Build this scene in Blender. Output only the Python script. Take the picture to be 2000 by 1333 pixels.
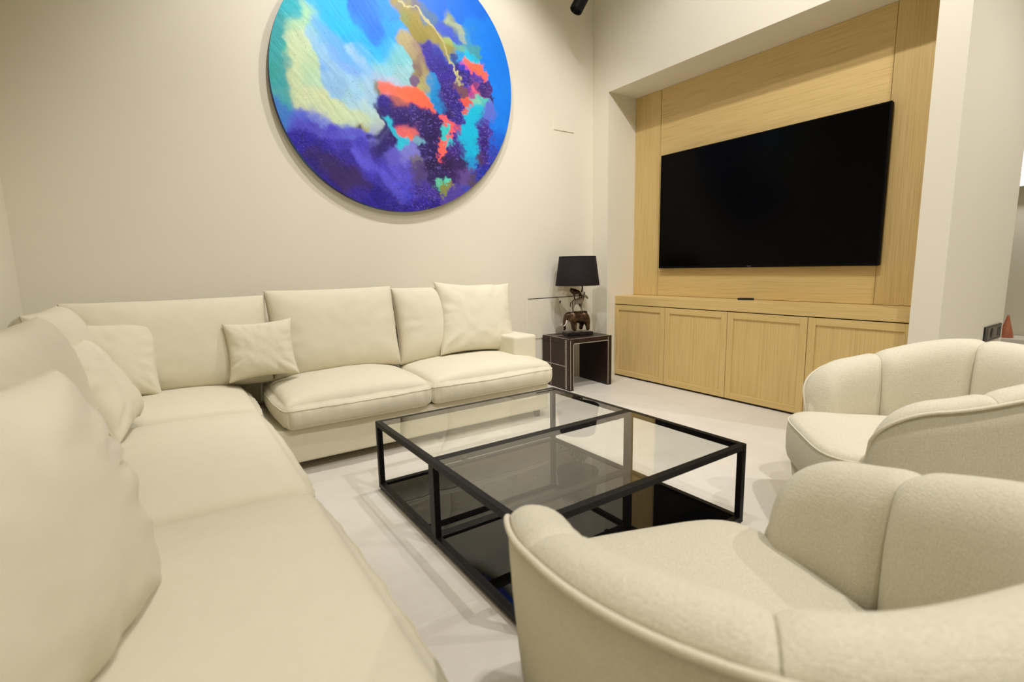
import bpy, bmesh, math, random
import numpy as np
from mathutils import Vector, Matrix

for o in list(bpy.data.objects):
    bpy.data.objects.remove(o, do_unlink=True)
SC = bpy.context.scene
COL = SC.collection
rng = random.Random(7)
PI = math.pi

# ------------------------------------------------------------------ camera, world, exposure
CAM_C = Vector((-3.2664, -3.4606, 1.0182))
yaw, pitch, roll = math.radians(34.1377), math.radians(-8.3698), math.radians(-1.1676)
FPX = 975.56
F = Vector((math.sin(yaw) * math.cos(pitch), math.cos(yaw) * math.cos(pitch), math.sin(pitch)))
R = F.cross(Vector((0, 0, 1))).normalized()
U = R.cross(F)
R, U = math.cos(roll) * R + math.sin(roll) * U, -math.sin(roll) * R + math.cos(roll) * U
cam = bpy.data.cameras.new('camera')
cam.sensor_width = 36.0
cam.lens = FPX / 2000.0 * 36.0
cam.clip_start = 0.02
cam.dof.use_dof = True
cam.dof.focus_distance = 3.4
cam.dof.aperture_fstop = 3.2
camo = bpy.data.objects.new('camera', cam)
COL.objects.link(camo)
camo.matrix_world = Matrix(((R.x, U.x, -F.x, CAM_C.x), (R.y, U.y, -F.y, CAM_C.y), (R.z, U.z, -F.z, CAM_C.z), (0, 0, 0, 1)))
SC.camera = camo

W = bpy.data.worlds.new('world')
SC.world = W
W.use_nodes = True
W.node_tree.nodes['Background'].inputs[0].default_value = (1.0, 0.93, 0.82, 1)
W.node_tree.nodes['Background'].inputs[1].default_value = 0.05
SC.view_settings.view_transform = 'Standard'
SC.view_settings.look = 'None'
SC.view_settings.gamma = 1.0
SC.view_settings.use_curve_mapping = False
SC.view_settings.exposure = 0.0

CEIL = 3.6
LIGHT_COL = (1.0, 0.97, 0.985)
# ceiling downlights: x, y, watts, cone in degrees, softness, aim point or None (straight down)
DOWNLIGHTS = [
    (-1.30, -1.20, 102, 104, 0.55, (-1.40, 0.0, 1.50)),
    (-2.30, -1.20, 98, 96, 0.55, (-2.15, 0.0, 1.45)),
    (-1.30, -2.10, 120, 110, 0.6, (0.30, -1.50, 1.10)),
    (-2.45, -2.30, 64, 120, 0.6, None),
    (-1.55, -3.85, 150, 130, 0.6, (-1.0, -3.1, 0.8)),
    (-2.90, -3.90, 96, 120, 0.6, None),
    (0.60, -4.20, 150, 130, 0.6, None),
]


# ------------------------------------------------------------------ materials
def srgb(h):
    if isinstance(h, str):
        h = h.lstrip('#')
        h = [int(h[i:i + 2], 16) / 255 for i in (0, 2, 4)]
    return tuple((c / 12.92 if c <= 0.04045 else ((c + 0.055) / 1.055) ** 2.4) for c in h)


def mat(name, col, rough=0.6, metal=0.0, spec=0.5, **kw):
    m = bpy.data.materials.new(name)
    m.use_nodes = True
    b = m.node_tree.nodes['Principled BSDF']
    b.inputs['Base Color'].default_value = (*col, 1)
    b.inputs['Roughness'].default_value = rough
    b.inputs['Metallic'].default_value = metal
    b.inputs['Specular IOR Level'].default_value = spec
    for k, v in kw.items():
        b.inputs[k.replace('_', ' ')].default_value = v
    return m


def nodes(m):
    return m.node_tree.nodes, m.node_tree.links, m.node_tree.nodes['Principled BSDF']


def noise_mix(m, c1, c2, scale=5, detail=4, rough=0.6, stretch=(1, 1, 1), lo=0.35, hi=0.65, bump=0.0, bscale=None, bdist=0.002):
    n, l, b = nodes(m)
    tc = n.new('ShaderNodeTexCoord')
    mp = n.new('ShaderNodeMapping')
    mp.inputs['Scale'].default_value = stretch
    l.new(tc.outputs['Object'], mp.inputs['Vector'])
    t = n.new('ShaderNodeTexNoise')
    t.inputs['Scale'].default_value = scale
    t.inputs['Detail'].default_value = detail
    t.inputs['Roughness'].default_value = rough
    l.new(mp.outputs[0], t.inputs['Vector'])
    r = n.new('ShaderNodeValToRGB')
    r.color_ramp.elements[0].position = lo
    r.color_ramp.elements[1].position = hi
    r.color_ramp.elements[0].color = (*c1, 1)
    r.color_ramp.elements[1].color = (*c2, 1)
    l.new(t.outputs['Fac'], r.inputs[0])
    l.new(r.outputs[0], b.inputs['Base Color'])
    if bump:
        t2 = t
        if bscale:
            t2 = n.new('ShaderNodeTexNoise')
            t2.inputs['Scale'].default_value = bscale
            t2.inputs['Detail'].default_value = 2
            l.new(mp.outputs[0], t2.inputs['Vector'])
        bp = n.new('ShaderNodeBump')
        bp.inputs['Strength'].default_value = bump
        bp.inputs['Distance'].default_value = bdist
        l.new(t2.outputs['Fac'], bp.inputs['Height'])
        l.new(bp.outputs[0], b.inputs['Normal'])
    return m


M = {}
M['wall'] = noise_mix(mat('wall_paint', (0.8, 0.77, 0.7), 0.85, spec=0.25), (0.775, 0.730, 0.590), (0.79, 0.745, 0.605), 1.5, 3, bump=0.03, bscale=160, bdist=0.0005)
M['ceiling'] = noise_mix(mat('ceiling_paint', (0.8, 0.8, 0.76), 0.9, spec=0.2), (0.76, 0.71, 0.575), (0.775, 0.725, 0.59), 2, 2)
M['tile'] = noise_mix(mat('stone_tile', (0.7, 0.67, 0.6), 0.42, spec=0.35), (0.63, 0.588, 0.492), (0.735, 0.695, 0.60), 2.6, 9, 0.74, lo=0.3, hi=0.7, bump=0.04, bscale=60, bdist=0.0006)
M['grout'] = noise_mix(mat('pale_grout', (0.76, 0.74, 0.69), 0.8), (0.76, 0.72, 0.63), (0.80, 0.76, 0.67), 30, 2)


def fabric(name, c1, c2, weave=900, bump=0.25, patch=14):
    m = mat(name, c1, 0.92, spec=0.15)
    n, l, b = nodes(m)
    b.inputs['Sheen Weight'].default_value = 0.15
    b.inputs['Sheen Roughness'].default_value = 0.5
    noise_mix(m, c1, c2, patch, 6, 0.75, lo=0.3, hi=0.7)
    tc = n.new('ShaderNodeTexCoord')
    hs = []
    for st in ((1, 1, 7), (7, 7, 1)):
        mp = n.new('ShaderNodeMapping')
        mp.inputs['Scale'].default_value = st
        l.new(tc.outputs['Object'], mp.inputs['Vector'])
        t = n.new('ShaderNodeTexNoise')
        t.inputs['Scale'].default_value = weave / 7
        t.inputs['Detail'].default_value = 2
        l.new(mp.outputs[0], t.inputs['Vector'])
        hs.append(t)
    ad = n.new('ShaderNodeMath')
    l.new(hs[0].outputs['Fac'], ad.inputs[0])
    l.new(hs[1].outputs['Fac'], ad.inputs[1])
    bp = n.new('ShaderNodeBump')
    bp.inputs['Strength'].default_value = bump
    bp.inputs['Distance'].default_value = 0.0015
    l.new(ad.outputs[0], bp.inputs['Height'])
    l.new(bp.outputs[0], b.inputs['Normal'])
    return m


M['sofa'] = fabric('sofa_cream_linen', (0.69, 0.637, 0.475), (0.72, 0.667, 0.502), 900, 0.12)
M['seam'] = fabric('sofa_seam_welt', (0.60, 0.545, 0.39), (0.63, 0.575, 0.42), 900, 0.12)
M['boucle'] = fabric('armchair_boucle', (0.58, 0.537, 0.395), (0.76, 0.71, 0.548), 420, 0.7, 260)
M['boucle_welt'] = fabric('armchair_piping', (0.66, 0.605, 0.45), (0.74, 0.685, 0.52), 420, 0.4, 200)


def wood(name, grain):
    m = mat(name, (0.5, 0.35, 0.15), 0.5, spec=0.3)
    n, l, b = nodes(m)
    tc = n.new('ShaderNodeTexCoord')
    fine = {'z': (30, 30, 0.55), 'y': (30, 0.55, 30)}[grain]
    mp = n.new('ShaderNodeMapping')
    mp.inputs['Scale'].default_value = fine
    l.new(tc.outputs['Object'], mp.inputs['Vector'])
    t = n.new('ShaderNodeTexNoise')
    t.inputs['Scale'].default_value = 5.5
    t.inputs['Detail'].default_value = 5
    t.inputs['Roughness'].default_value = 0.62
    t.inputs['Distortion'].default_value = 0.25
    l.new(mp.outputs[0], t.inputs['Vector'])
    r = n.new('ShaderNodeValToRGB')
    e = r.color_ramp.elements
    e[0].position, e[0].color = 0.25, (0.52, 0.355, 0.122, 1)
    e[1].position, e[1].color = 0.75, (0.71, 0.53, 0.225, 1)
    k = e.new(0.48)
    k.color = (0.65, 0.47, 0.188, 1)
    l.new(t.outputs['Fac'], r.inputs[0])
    l.new(r.outputs[0], b.inputs['Base Color'])
    bp = n.new('ShaderNodeBump')
    bp.inputs['Strength'].default_value = 0.12
    bp.inputs['Distance'].default_value = 0.001
    l.new(t.outputs['Fac'], bp.inputs['Height'])
    l.new(bp.outputs[0], b.inputs['Normal'])
    return m


M['oak_v'] = wood('oak_veneer_upright', 'z')
M['oak_h'] = wood('oak_veneer_level', 'y')
M['dark_oak_and_shadow'] = noise_mix(mat('dark_cabinet_and_hatch_shadow', (0.03, 0.022, 0.015), 0.7), (0.025, 0.018, 0.012), (0.04, 0.03, 0.02), 20)  # dark cabinet carcass and plinth, also the painted shadow line on the hatch
M['black_metal'] = noise_mix(mat('black_powder_coat', (0.005, 0.0045, 0.004), 0.45, spec=0.22), (0.003, 0.0028, 0.0026), (0.006, 0.0055, 0.005), 300, 2, bump=0.05, bdist=0.0003)
M['black_glass'] = noise_mix(mat('black_glass', (0.003, 0.003, 0.003), 0.02, spec=0.4), (0.002, 0.002, 0.002), (0.004, 0.0035, 0.003), 2)
M['screen'] = noise_mix(mat('tv_screen', (0.0015, 0.0015, 0.0015), 0.22, spec=0.06), (0.001, 0.001, 0.001), (0.0018, 0.0015, 0.0014), 3)
M['bezel'] = noise_mix(mat('tv_bezel', (0.002, 0.002, 0.002), 0.5, spec=0.08), (0.0015, 0.0015, 0.0015), (0.0025, 0.0025, 0.0025), 40)
M['grey_print'] = noise_mix(mat('grey_lettering', (0.12, 0.12, 0.12), 0.5), (0.11, 0.11, 0.11), (0.14, 0.14, 0.14), 40)
M['leather'] = noise_mix(mat('dark_brown_leather', (0.03, 0.014, 0.009), 0.38, spec=0.35), (0.014, 0.006, 0.004), (0.032, 0.015, 0.010), 45, 5, bump=0.25, bscale=420, bdist=0.0008)
M['stitch'] = noise_mix(mat('pale_stitching', (0.5, 0.43, 0.33), 0.7), (0.55, 0.48, 0.38), (0.7, 0.62, 0.5), 160)
M['shade'] = noise_mix(mat('black_lamp_shade', (0.014, 0.010, 0.010), 0.85, spec=0.2), (0.011, 0.008, 0.008), (0.018, 0.013, 0.012), 90, bump=0.2, bdist=0.0006)
M['bronze'] = noise_mix(mat('antique_bronze', (0.11, 0.06, 0.03), 0.33, 0.75), (0.025, 0.013, 0.008), (0.15, 0.085, 0.042), 34, 4, lo=0.3, hi=0.72, bump=0.35, bscale=120, bdist=0.002)
M['bronze_dark'] = noise_mix(mat('dark_bronze', (0.05, 0.03, 0.02), 0.35, 0.7), (0.02, 0.011, 0.007), (0.085, 0.05, 0.028), 60, 4, bump=0.3, bdist=0.002)
M['plinth'] = noise_mix(mat('black_lamp_plinth', (0.008, 0.008, 0.008), 0.25), (0.006, 0.006, 0.006), (0.012, 0.011, 0.010), 30)
M['white_plastic'] = noise_mix(mat('white_plastic', (0.78, 0.76, 0.7), 0.5), (0.77, 0.735, 0.62), (0.79, 0.755, 0.64), 20)
M['dark_plastic'] = noise_mix(mat('dark_plastic', (0.012, 0.012, 0.012), 0.35), (0.009, 0.009, 0.009), (0.015, 0.014, 0.013), 60)
M['grey_plastic'] = noise_mix(mat('smoky_grey_plastic', (0.12, 0.105, 0.075), 0.35), (0.10, 0.09, 0.065), (0.14, 0.12, 0.09), 50)
M['salmon'] = noise_mix(mat('terracotta_glaze', (0.52, 0.17, 0.08), 0.5), (0.48, 0.15, 0.07), (0.58, 0.21, 0.11), 15)
M['steel'] = noise_mix(mat('brushed_steel', (0.5, 0.49, 0.46), 0.3, 1.0), (0.45, 0.44, 0.41), (0.55, 0.54, 0.5), 200)


def emit(name, col, s):
    m = bpy.data.materials.new(name)
    m.use_nodes = True
    n, l = m.node_tree.nodes, m.node_tree.links
    n.clear()
    e = n.new('ShaderNodeEmission')
    e.inputs[0].default_value = (*col, 1)
    e.inputs[1].default_value = s
    o = n.new('ShaderNodeOutputMaterial')
    l.new(e.outputs[0], o.inputs[0])
    return m


M['lamp_glow'] = emit('downlight_glow', LIGHT_COL, 30)
M['sconce_glow'] = emit('sconce_glow', (1.0, 0.92, 0.8), 3.0)


def pane_glass(name, tint):
    # clear pane: straight transmission plus mirror reflection by Fresnel
    m = bpy.data.materials.new(name)
    m.use_nodes = True
    n, l = m.node_tree.nodes, m.node_tree.links
    n.clear()
    fr = n.new('ShaderNodeFresnel')
    fr.inputs['IOR'].default_value = 1.5
    tr = n.new('ShaderNodeBsdfTransparent')
    tr.inputs[0].default_value = (*tint, 1)
    gl = n.new('ShaderNodeBsdfGlossy')
    gl.inputs['Roughness'].default_value = 0.0
    gl.inputs[0].default_value = (1, 1, 1, 1)
    mx = n.new('ShaderNodeMixShader')
    o = n.new('ShaderNodeOutputMaterial')
    # reflect once, on the side where the ray enters the pane
    ge = n.new('ShaderNodeNewGeometry')
    inv = n.new('ShaderNodeMath')
    inv.operation = 'SUBTRACT'
    inv.inputs[0].default_value = 1.0
    l.new(ge.outputs['Backfacing'], inv.inputs[1])
    mu = n.new('ShaderNodeMath')
    mu.operation = 'MULTIPLY'
    l.new(fr.outputs[0], mu.inputs[0])
    l.new(inv.outputs[0], mu.inputs[1])
    m2 = n.new('ShaderNodeMath')
    m2.operation = 'MULTIPLY'
    m2.use_clamp = True
    m2.inputs[1].default_value = 1.5
    l.new(mu.outputs[0], m2.inputs[0])
    l.new(m2.outputs[0], mx.inputs[0])
    l.new(tr.outputs[0], mx.inputs[1])
    l.new(gl.outputs[0], mx.inputs[2])
    l.new(mx.outputs[0], o.inputs[0])
    return m


M['glass'] = pane_glass('clear_table_glass', (0.965, 0.98, 0.965))


# ------------------------------------------------------------------ object helpers
def link(name, me, m=None, parent=None):
    o = bpy.data.objects.new(name, me)
    COL.objects.link(o)
    if m is not None and me is not None:
        me.materials.append(M[m] if isinstance(m, str) else m)
    if parent is not None:
        o.parent = parent
    return o


def thing(name, label, cat, loc=(0, 0, 0), rotz=0.0, group=None):
    o = bpy.data.objects.new(name, None)
    COL.objects.link(o)
    o.empty_display_size = 0.05
    o.location = loc
    o.rotation_euler = (0, 0, rotz)
    o['label'] = label
    o['category'] = cat
    if group:
        o['group'] = group
    return o


def tag(o, label, cat, group=None):
    o['label'] = label
    o['category'] = cat
    if group:
        o['group'] = group
    return o


def from_bm(name, bm, m, parent=None, smooth=False):
    me = bpy.data.meshes.new(name)
    bm.normal_update()
    bm.to_mesh(me)
    bm.free()
    if smooth:
        me.polygons.foreach_set('use_smooth', [True] * len(me.polygons))
    return link(name, me, m, parent)


def add_box(bm, lo, hi, bev=0.0, seg=2):
    vs = [bm.verts.new((x, y, z)) for x in (lo[0], hi[0]) for y in (lo[1], hi[1]) for z in (lo[2], hi[2])]
    fs = [(0, 1, 3, 2), (4, 6, 7, 5), (0, 4, 5, 1), (2, 3, 7, 6), (0, 2, 6, 4), (1, 5, 7, 3)]
    ff = [bm.faces.new([vs[i] for i in f]) for f in fs]
    if bev:
        es = list({e for f in ff for e in f.edges})
        bmesh.ops.bevel(bm, geom=es, offset=bev, segments=seg, profile=0.7, affect='EDGES')


def box(name, lo, hi, m, parent=None, bev=0.0, seg=2, off=(0, 0, 0)):
    lo2 = [min(a, b) - c for a, b, c in zip(lo, hi, off)]
    hi2 = [max(a, b) - c for a, b, c in zip(lo, hi, off)]
    bm = bmesh.new()
    add_box(bm, lo2, hi2, bev, seg)
    return from_bm(name, bm, m, parent)


def boxes(name, lst, m, parent=None, bev=0.0):
    bm = bmesh.new()
    for lo, hi in lst:
        add_box(bm, [min(a, b) for a, b in zip(lo, hi)], [max(a, b) for a, b in zip(lo, hi)], bev)
    return from_bm(name, bm, m, parent)


def struct(o):
    o['kind'] = 'structure'
    return o


def tube_data(pts, r, n=8, closed=False):
    pts = [Vector(p) for p in pts]
    V, Fc = [], []
    k = len(pts)
    up = Vector((0, 0, 1))
    prev = None
    rr = r if isinstance(r, (list, tuple)) else [r] * k
    for i, p in enumerate(pts):
        a = pts[(i - 1) % k] if (closed or i > 0) else p
        b = pts[(i + 1) % k] if (closed or i < k - 1) else p
        t = (b - a).normalized()
        if prev is None:
            s = t.cross(up)
            if s.length < 1e-3:
                s = t.cross(Vector((1, 0, 0)))
            s.normalize()
        else:
            s = (prev - t * prev.dot(t)).normalized()
        prev = s
        q = t.cross(s)
        for j in range(n):
            an = 2 * PI * j / n
            V.append(p + (s * math.cos(an) + q * math.sin(an)) * rr[i])
    rows = k if closed else k - 1
    for i in range(rows):
        for j in range(n):
            a = i * n + j
            b = i * n + (j + 1) % n
            c = ((i + 1) % k) * n + (j + 1) % n
            d = ((i + 1) % k) * n + j
            Fc.append((a, b, c, d))
    if not closed:
        Fc.append(tuple(range(n - 1, -1, -1)))
        Fc.append(tuple((k - 1) * n + j for j in range(n)))
    return V, Fc


def mesh(name, V, Fc, m, parent=None, smooth=True):
    me = bpy.data.meshes.new(name)
    me.from_pydata([tuple(v) for v in V], [], Fc)
    me.validate()
    if smooth:
        me.polygons.foreach_set('use_smooth', [True] * len(me.polygons))
    return link(name, me, m, parent)


def tube(name, pts, r, m, parent=None, n=8, closed=False):
    V, Fc = tube_data(pts, r, n, closed)
    return mesh(name, V, Fc, m, parent)


def lathe(name, prof, m, parent=None, n=40, loc=(0, 0, 0), axis='z', smooth=True):
    V, Fc = [], []
    for r, z in prof:
        for j in range(n):
            a = 2 * PI * j / n
            V.append((r * math.cos(a), r * math.sin(a), z))
    for i in range(len(prof) - 1):
        for j in range(n):
            Fc.append((i * n + j, i * n + (j + 1) % n, (i + 1) * n + (j + 1) % n, (i + 1) * n + j))
    if prof[0][0] > 1e-6 and prof[0] != prof[-1]:
        Fc.append(tuple(range(n - 1, -1, -1)))
        Fc.append(tuple((len(prof) - 1) * n + j for j in range(n)))
    o = mesh(name, V, Fc, m, parent, smooth)
    o.location = loc
    return o


# smooth value noise on arrays (for cloth wrinkles and paint)
class VNoise:
    def __init__(self, seed, n=64):
        self.g = np.random.RandomState(seed).rand(n, n)
        self.n = n

    def __call__(self, x, y):
        x = np.asarray(x, float)
        y = np.asarray(y, float)
        xi = np.floor(x).astype(int)
        yi = np.floor(y).astype(int)
        fx, fy = x - xi, y - yi
        fx = fx * fx * (3 - 2 * fx)
        fy = fy * fy * (3 - 2 * fy)
        n = self.n
        g = self.g
        a = g[xi % n, yi % n]
        b = g[(xi + 1) % n, yi % n]
        c = g[xi % n, (yi + 1) % n]
        d = g[(xi + 1) % n, (yi + 1) % n]
        return (a * (1 - fx) + b * fx) * (1 - fy) + (c * (1 - fx) + d * fx) * fy

    def fbm(self, x, y, o=4):
        s, a, t = 0, 1.0, 0
        for i in range(o):
            s = s + a * self(x * 2 ** i + 17.3 * i, y * 2 ** i + 9.1 * i)
            t += a
            a *= 0.5
        return s / t


# ------------------------------------------------------------------ room shell
XL = -3.89          # left wall
Y0, Y4, Y5 = -0.1923, -2.4535, -2.5836
DN, ZT = 0.365, 2.488   # niche depth and head height
XP = 1.20           # end of the pillar side face
YF, XE, YB2 = -6.6, 4.2, 0.9

# floor: pale grout bed with large stone tiles laid on it
fl = struct(box('floor', (XL - 0.12, YF - 0.12, -0.08), (XE + 0.12, YB2 + 0.12, -0.0004), 'grout'))
T = 1.2
gx, gy = -0.49, -2.22
ix = range(int(math.floor((XL - gx) / T)), int(math.ceil((XE - gx) / T)))
iy = range(int(math.floor((YF - gy) / T)), int(math.ceil((YB2 - gy) / T)))
for i in ix:
    for j in iy:
        a, b = max(gx + i * T, XL) + 0.001, min(gx + (i + 1) * T, XE) - 0.001
        c, d = max(gy + j * T, YF) + 0.0012, min(gy + (j + 1) * T, YB2) - 0.0012
        if b - a > 0.02 and d - c > 0.02:
            box('tile', (a, c, -0.006), (b, d, 0.0), 'tile', fl)

struct(box('wall_back', (XL - 0.12, 0.0, 0), (0.0, 0.12, CEIL), 'wall'))
struct(box('wall_left', (XL - 0.12, YF, 0), (XL, 0.0, CEIL), 'wall'))
struct(box('wall_front', (XL - 0.12, YF - 0.12, 0), (XE + 0.12, YF, CEIL), 'wall'))
# wall with the television niche, and the pillar beside it that runs off to the right
struct(boxes('wall_right', [
    ((0.0, Y0, 0), (DN + 0.12, 0.12, CEIL)),
    ((0.0, Y4, ZT), (DN + 0.12, Y0, CEIL)),
    ((DN, Y4, 0), (DN + 0.12, Y0, ZT)),
    ((0.0, Y5, 0), (XP, Y4, CEIL)),
], 'wall'))
struct(box('wall_far', (XE, YF, 0), (XE + 0.12, YB2 + 0.12, CEIL), 'wall'))
struct(box('wall_side', (DN + 0.12, YB2, 0), (XE, YB2 + 0.12, CEIL), 'wall'))
struct(box('ceiling', (XL - 0.12, YF - 0.12, CEIL), (XE + 0.12, YB2 + 0.12, CEIL + 0.1), 'ceiling'))


def spot(name, loc, aim, watts, cone, blend, parent=None, radius=0.035):
    L = bpy.data.lights.new(name, 'SPOT')
    L.energy = watts
    L.color = LIGHT_COL
    L.spot_size = math.radians(cone)
    L.spot_blend = blend
    L.shadow_soft_size = radius
    o = bpy.data.objects.new(name, L)
    COL.objects.link(o)
    o.location = loc
    d = (Vector(aim) - Vector(loc)).normalized()
    o.rotation_euler = d.to_track_quat('-Z', 'Y').to_euler()
    return o


WHERE = ['above the right half of the sofa', 'above the corner of the sofa', 'between the coffee table and the television',
         'above the left end of the coffee table', 'behind the far armchair', 'behind the near armchair', 'outside the pillar']
for k, (x, y, wt, cone, bl, aim) in enumerate(DOWNLIGHTS):
    t = thing('ceiling_downlight', 'recessed round white ceiling downlight ' + WHERE[k], 'downlight', (x, y, CEIL), 0, 'recessed ceiling downlights')
    lathe('trim_ring', [(0.034, -0.004), (0.036, -0.010), (0.050, -0.008), (0.052, -0.001), (0.034, -0.001), (0.034, -0.004)], 'white_plastic', t, 28)
    lathe('lens', [(0.001, -0.0035), (0.033, -0.0035), (0.033, -0.0015), (0.001, -0.0015)], 'lamp_glow', t, 24)
    spot('downlight_lamp', (x, y, CEIL - 0.02), aim or (x, y, 0), wt, cone, bl)

# ------------------------------------------------------------------ oak panelling, cabinet, television
PX = DN - 0.022
pan = thing('oak_wall_panelling', 'pale oak veneer panelling lining the wall niche behind the television', 'panelling', (DN, (Y0 + Y4) / 2, 0))
po = (DN, (Y0 + Y4) / 2, 0)
YS1, YS2 = -0.474, -2.155
ZC, ZS, XC = 0.7429, 0.6694, 0.1016
box('upright_board', (PX, YS1 + 0.0015, ZC + 0.002), (DN, Y0 - 0.001, ZT - 0.001), 'oak_v', pan, 0.0015, 1, po)
box('upright_board', (PX, Y4 + 0.001, ZC + 0.002), (DN, YS2 - 0.0015, ZT - 0.001), 'oak_v', pan, 0.0015, 1, po)
box('centre_board', (PX + 0.003, YS2 + 0.0015, ZC + 0.002), (DN, YS1 - 0.0015, ZT - 0.001), 'oak_h', pan, 0.0015, 1, po)

cab = thing('media_cabinet', 'long low oak cabinet with four framed doors under the television', 'cabinet', (XC, (Y0 + Y4) / 2, 0))
co = (XC, (Y0 + Y4) / 2, 0)
box('carcass', (XC + 0.022, Y4 + 0.002, 0.018), (DN - 0.001, Y0 - 0.002, ZS - 0.004), 'dark_oak_and_shadow', cab, 0, 1, co)
box('plinth', (XC + 0.018, Y4 + 0.002, 0.0), (DN - 0.001, Y0 - 0.002, 0.018), 'dark_oak_and_shadow', cab, 0, 1, co)
box('top_slab', (XC, Y4 + 0.001, ZS), (DN - 0.001, Y0 - 0.001, ZC), 'oak_h', cab, 0.0015, 1, co)
wd = (Y0 - Y4) / 4
for i in range(4):
    a, b = Y0 - i * wd - 0.002, Y0 - (i + 1) * wd + 0.002
    z0, z1 = 0.016, ZS - 0.007
    fw = 0.046
    yc = (a + b) / 2
    X0, X1 = 0.0, 0.021
    dr = box('door', (X0 + 0.009, b + fw - 0.002 - yc, z0 + fw - 0.002), (X1 - 0.002, a - fw + 0.002 - yc, z1 - fw + 0.002), 'oak_v', cab)
    dr.location = (0, yc - co[1], 0)
    for lo, hi in [((X0, b - yc, z0), (X1, b + fw - yc, z1)), ((X0, a - fw - yc, z0), (X1, a - yc, z1))]:
        box('stile', lo, hi, 'oak_v', dr, 0.0012, 1)
    for za, zb_ in ((z0, z0 + fw), (z1 - fw, z1)):
        box('rail', (X0 + 0.0003, b + fw - yc, za), (X1, a - fw - yc, zb_), 'oak_h', dr, 0.0012, 1)

TVY, TVW, TVZ = -0.5193, 1.66, 0.9844
TVH = TVW * 0.572
tv = thing('television', 'large black flat screen television mounted on the oak panelling', 'television', (PX, TVY - TVW / 2, TVZ))
to = (PX, TVY - TVW / 2, TVZ)
TX = DN - 0.062
box('body', (TX + 0.004, TVY - TVW + 0.002, TVZ + 0.002), (PX - 0.006, TVY - 0.002, TVZ + TVH - 0.002), 'bezel', tv, 0.003, 2, to)
bz = 0.009
bm = bmesh.new()
for lo, hi in [((TX, TVY - TVW, TVZ), (TX + 0.008, TVY, TVZ + 0.018)), ((TX, TVY - TVW, TVZ + TVH - bz), (TX + 0.008, TVY, TVZ + TVH)),
               ((TX, TVY - TVW, TVZ + 0.018), (TX + 0.008, TVY - TVW + bz, TVZ + TVH - bz)), ((TX, TVY - bz, TVZ + 0.018), (TX + 0.008, TVY, TVZ + TVH - bz))]:
    add_box(bm, [a - c for a, c in zip(lo, to)], [a - c for a, c in zip(hi, to)])
bz_o = from_bm('bezel', bm, 'bezel', tv)
box('screen', (TX + 0.0015, TVY - TVW + bz, TVZ + 0.018), (TX + 0.006, TVY - bz, TVZ + TVH - bz), 'screen', tv, 0, 1, to)
box('wall_mount', (PX - 0.008, TVY - TVW * 0.62, TVZ + 0.3), (PX + 0.001, TVY - TVW * 0.38, TVZ + 0.65), 'black_metal', tv, 0, 1, to)
bm = bmesh.new()
for q, (w0, h0) in enumerate([(0.006, 0.006), (0.006, 0.006), (0.006, 0.006), (0.006, 0.006)]):
    yq = -TVW * 0.0 + 0.012 - q * 0.0085
    add_box(bm, (TX - 0.0006 - PX, yq - w0, 0.006), (TX + 0.001 - PX, yq, 0.006 + h0))
from_bm('maker_mark', bm, 'grey_print', bz_o)

rc = thing('remote_control', 'small black remote control lying on the oak cabinet top', 'remote', (0.27, -1.36, ZC), math.radians(28))
bm = bmesh.new()
add_box(bm, (-0.02, -0.055, 0.0), (0.02, 0.055, 0.016), 0.005, 3)
ro = from_bm('body', bm, 'dark_plastic', rc)
for i in range(5):
    for j in range(2):
        lathe('button', [(0.0035, 0.0155), (0.0035, 0.0172), (0.001, 0.0176)], 'grey_plastic', rc, 8, (-0.008 + j * 0.016, -0.038 + i * 0.018, 0))

# ------------------------------------------------------------------ wall fittings
box_o = thing('blank_wall_plate', 'small square white cover plate high on the wall right of the painting', 'cover plate', (-0.34, 0, 2.24))
box('plate', (-0.112, -0.006, -0.072), (0.112, 0.001, 0.072), 'wall', box_o, 0.002, 2)
acc = thing('access_hatch', 'white flush access hatch with a lock low on the wall behind the lamp', 'hatch', (-0.42, 0, 0.40))
box('hatch_door', (-0.33, -0.007, 0.0), (0.335, 0.001, 0.345), 'wall', acc, 0.001, 1)
box('painted_shadow_line', (-0.33, -0.0078, 0.3455), (0.335, 0.001, 0.351), 'dark_oak_and_shadow', acc)  # raised dark brown strip painting in the shadow line along the hatch top
kh = lathe('lock', [(0.011, 0.0), (0.011, 0.003), (0.001, 0.004)], 'steel', acc, 16, (0.02, -0.007, 0.31))
kh.rotation_euler = (PI / 2, 0, 0)
box('keyhole', (-0.0025, -0.0155, 0.295), (0.0025, -0.009, 0.318), 'dark_plastic', acc, 0, 1, (-0.02, 0, 0))

skt = thing('wall_socket', 'dark double wall socket on the pillar side above the far armchair', 'socket', (0.965, Y5, 0.555))
box('frame_plate', (-0.175, -0.009, -0.047), (0.175, 0.001, 0.047), 'dark_plastic', skt, 0.003, 2)
box('insert', (-0.125, -0.011, -0.035), (0.165, -0.004, 0.035), 'grey_plastic', skt, 0.002, 1)
so = lathe('socket_well', [(0.033, 0.0), (0.033, 0.0025), (0.001, 0.0028)], 'dark_plastic', skt, 24, (-0.045, -0.0105, 0))
so.rotation_euler = (PI / 2, 0, 0)
box('rocker', (0.075, -0.013, -0.028), (0.098, -0.009, 0.03), 'dark_plastic', skt, 0.001, 1)
box('rocker', (0.118, -0.013, -0.028), (0.141, -0.009, 0.03), 'dark_plastic', skt, 0.001, 1)

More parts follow.
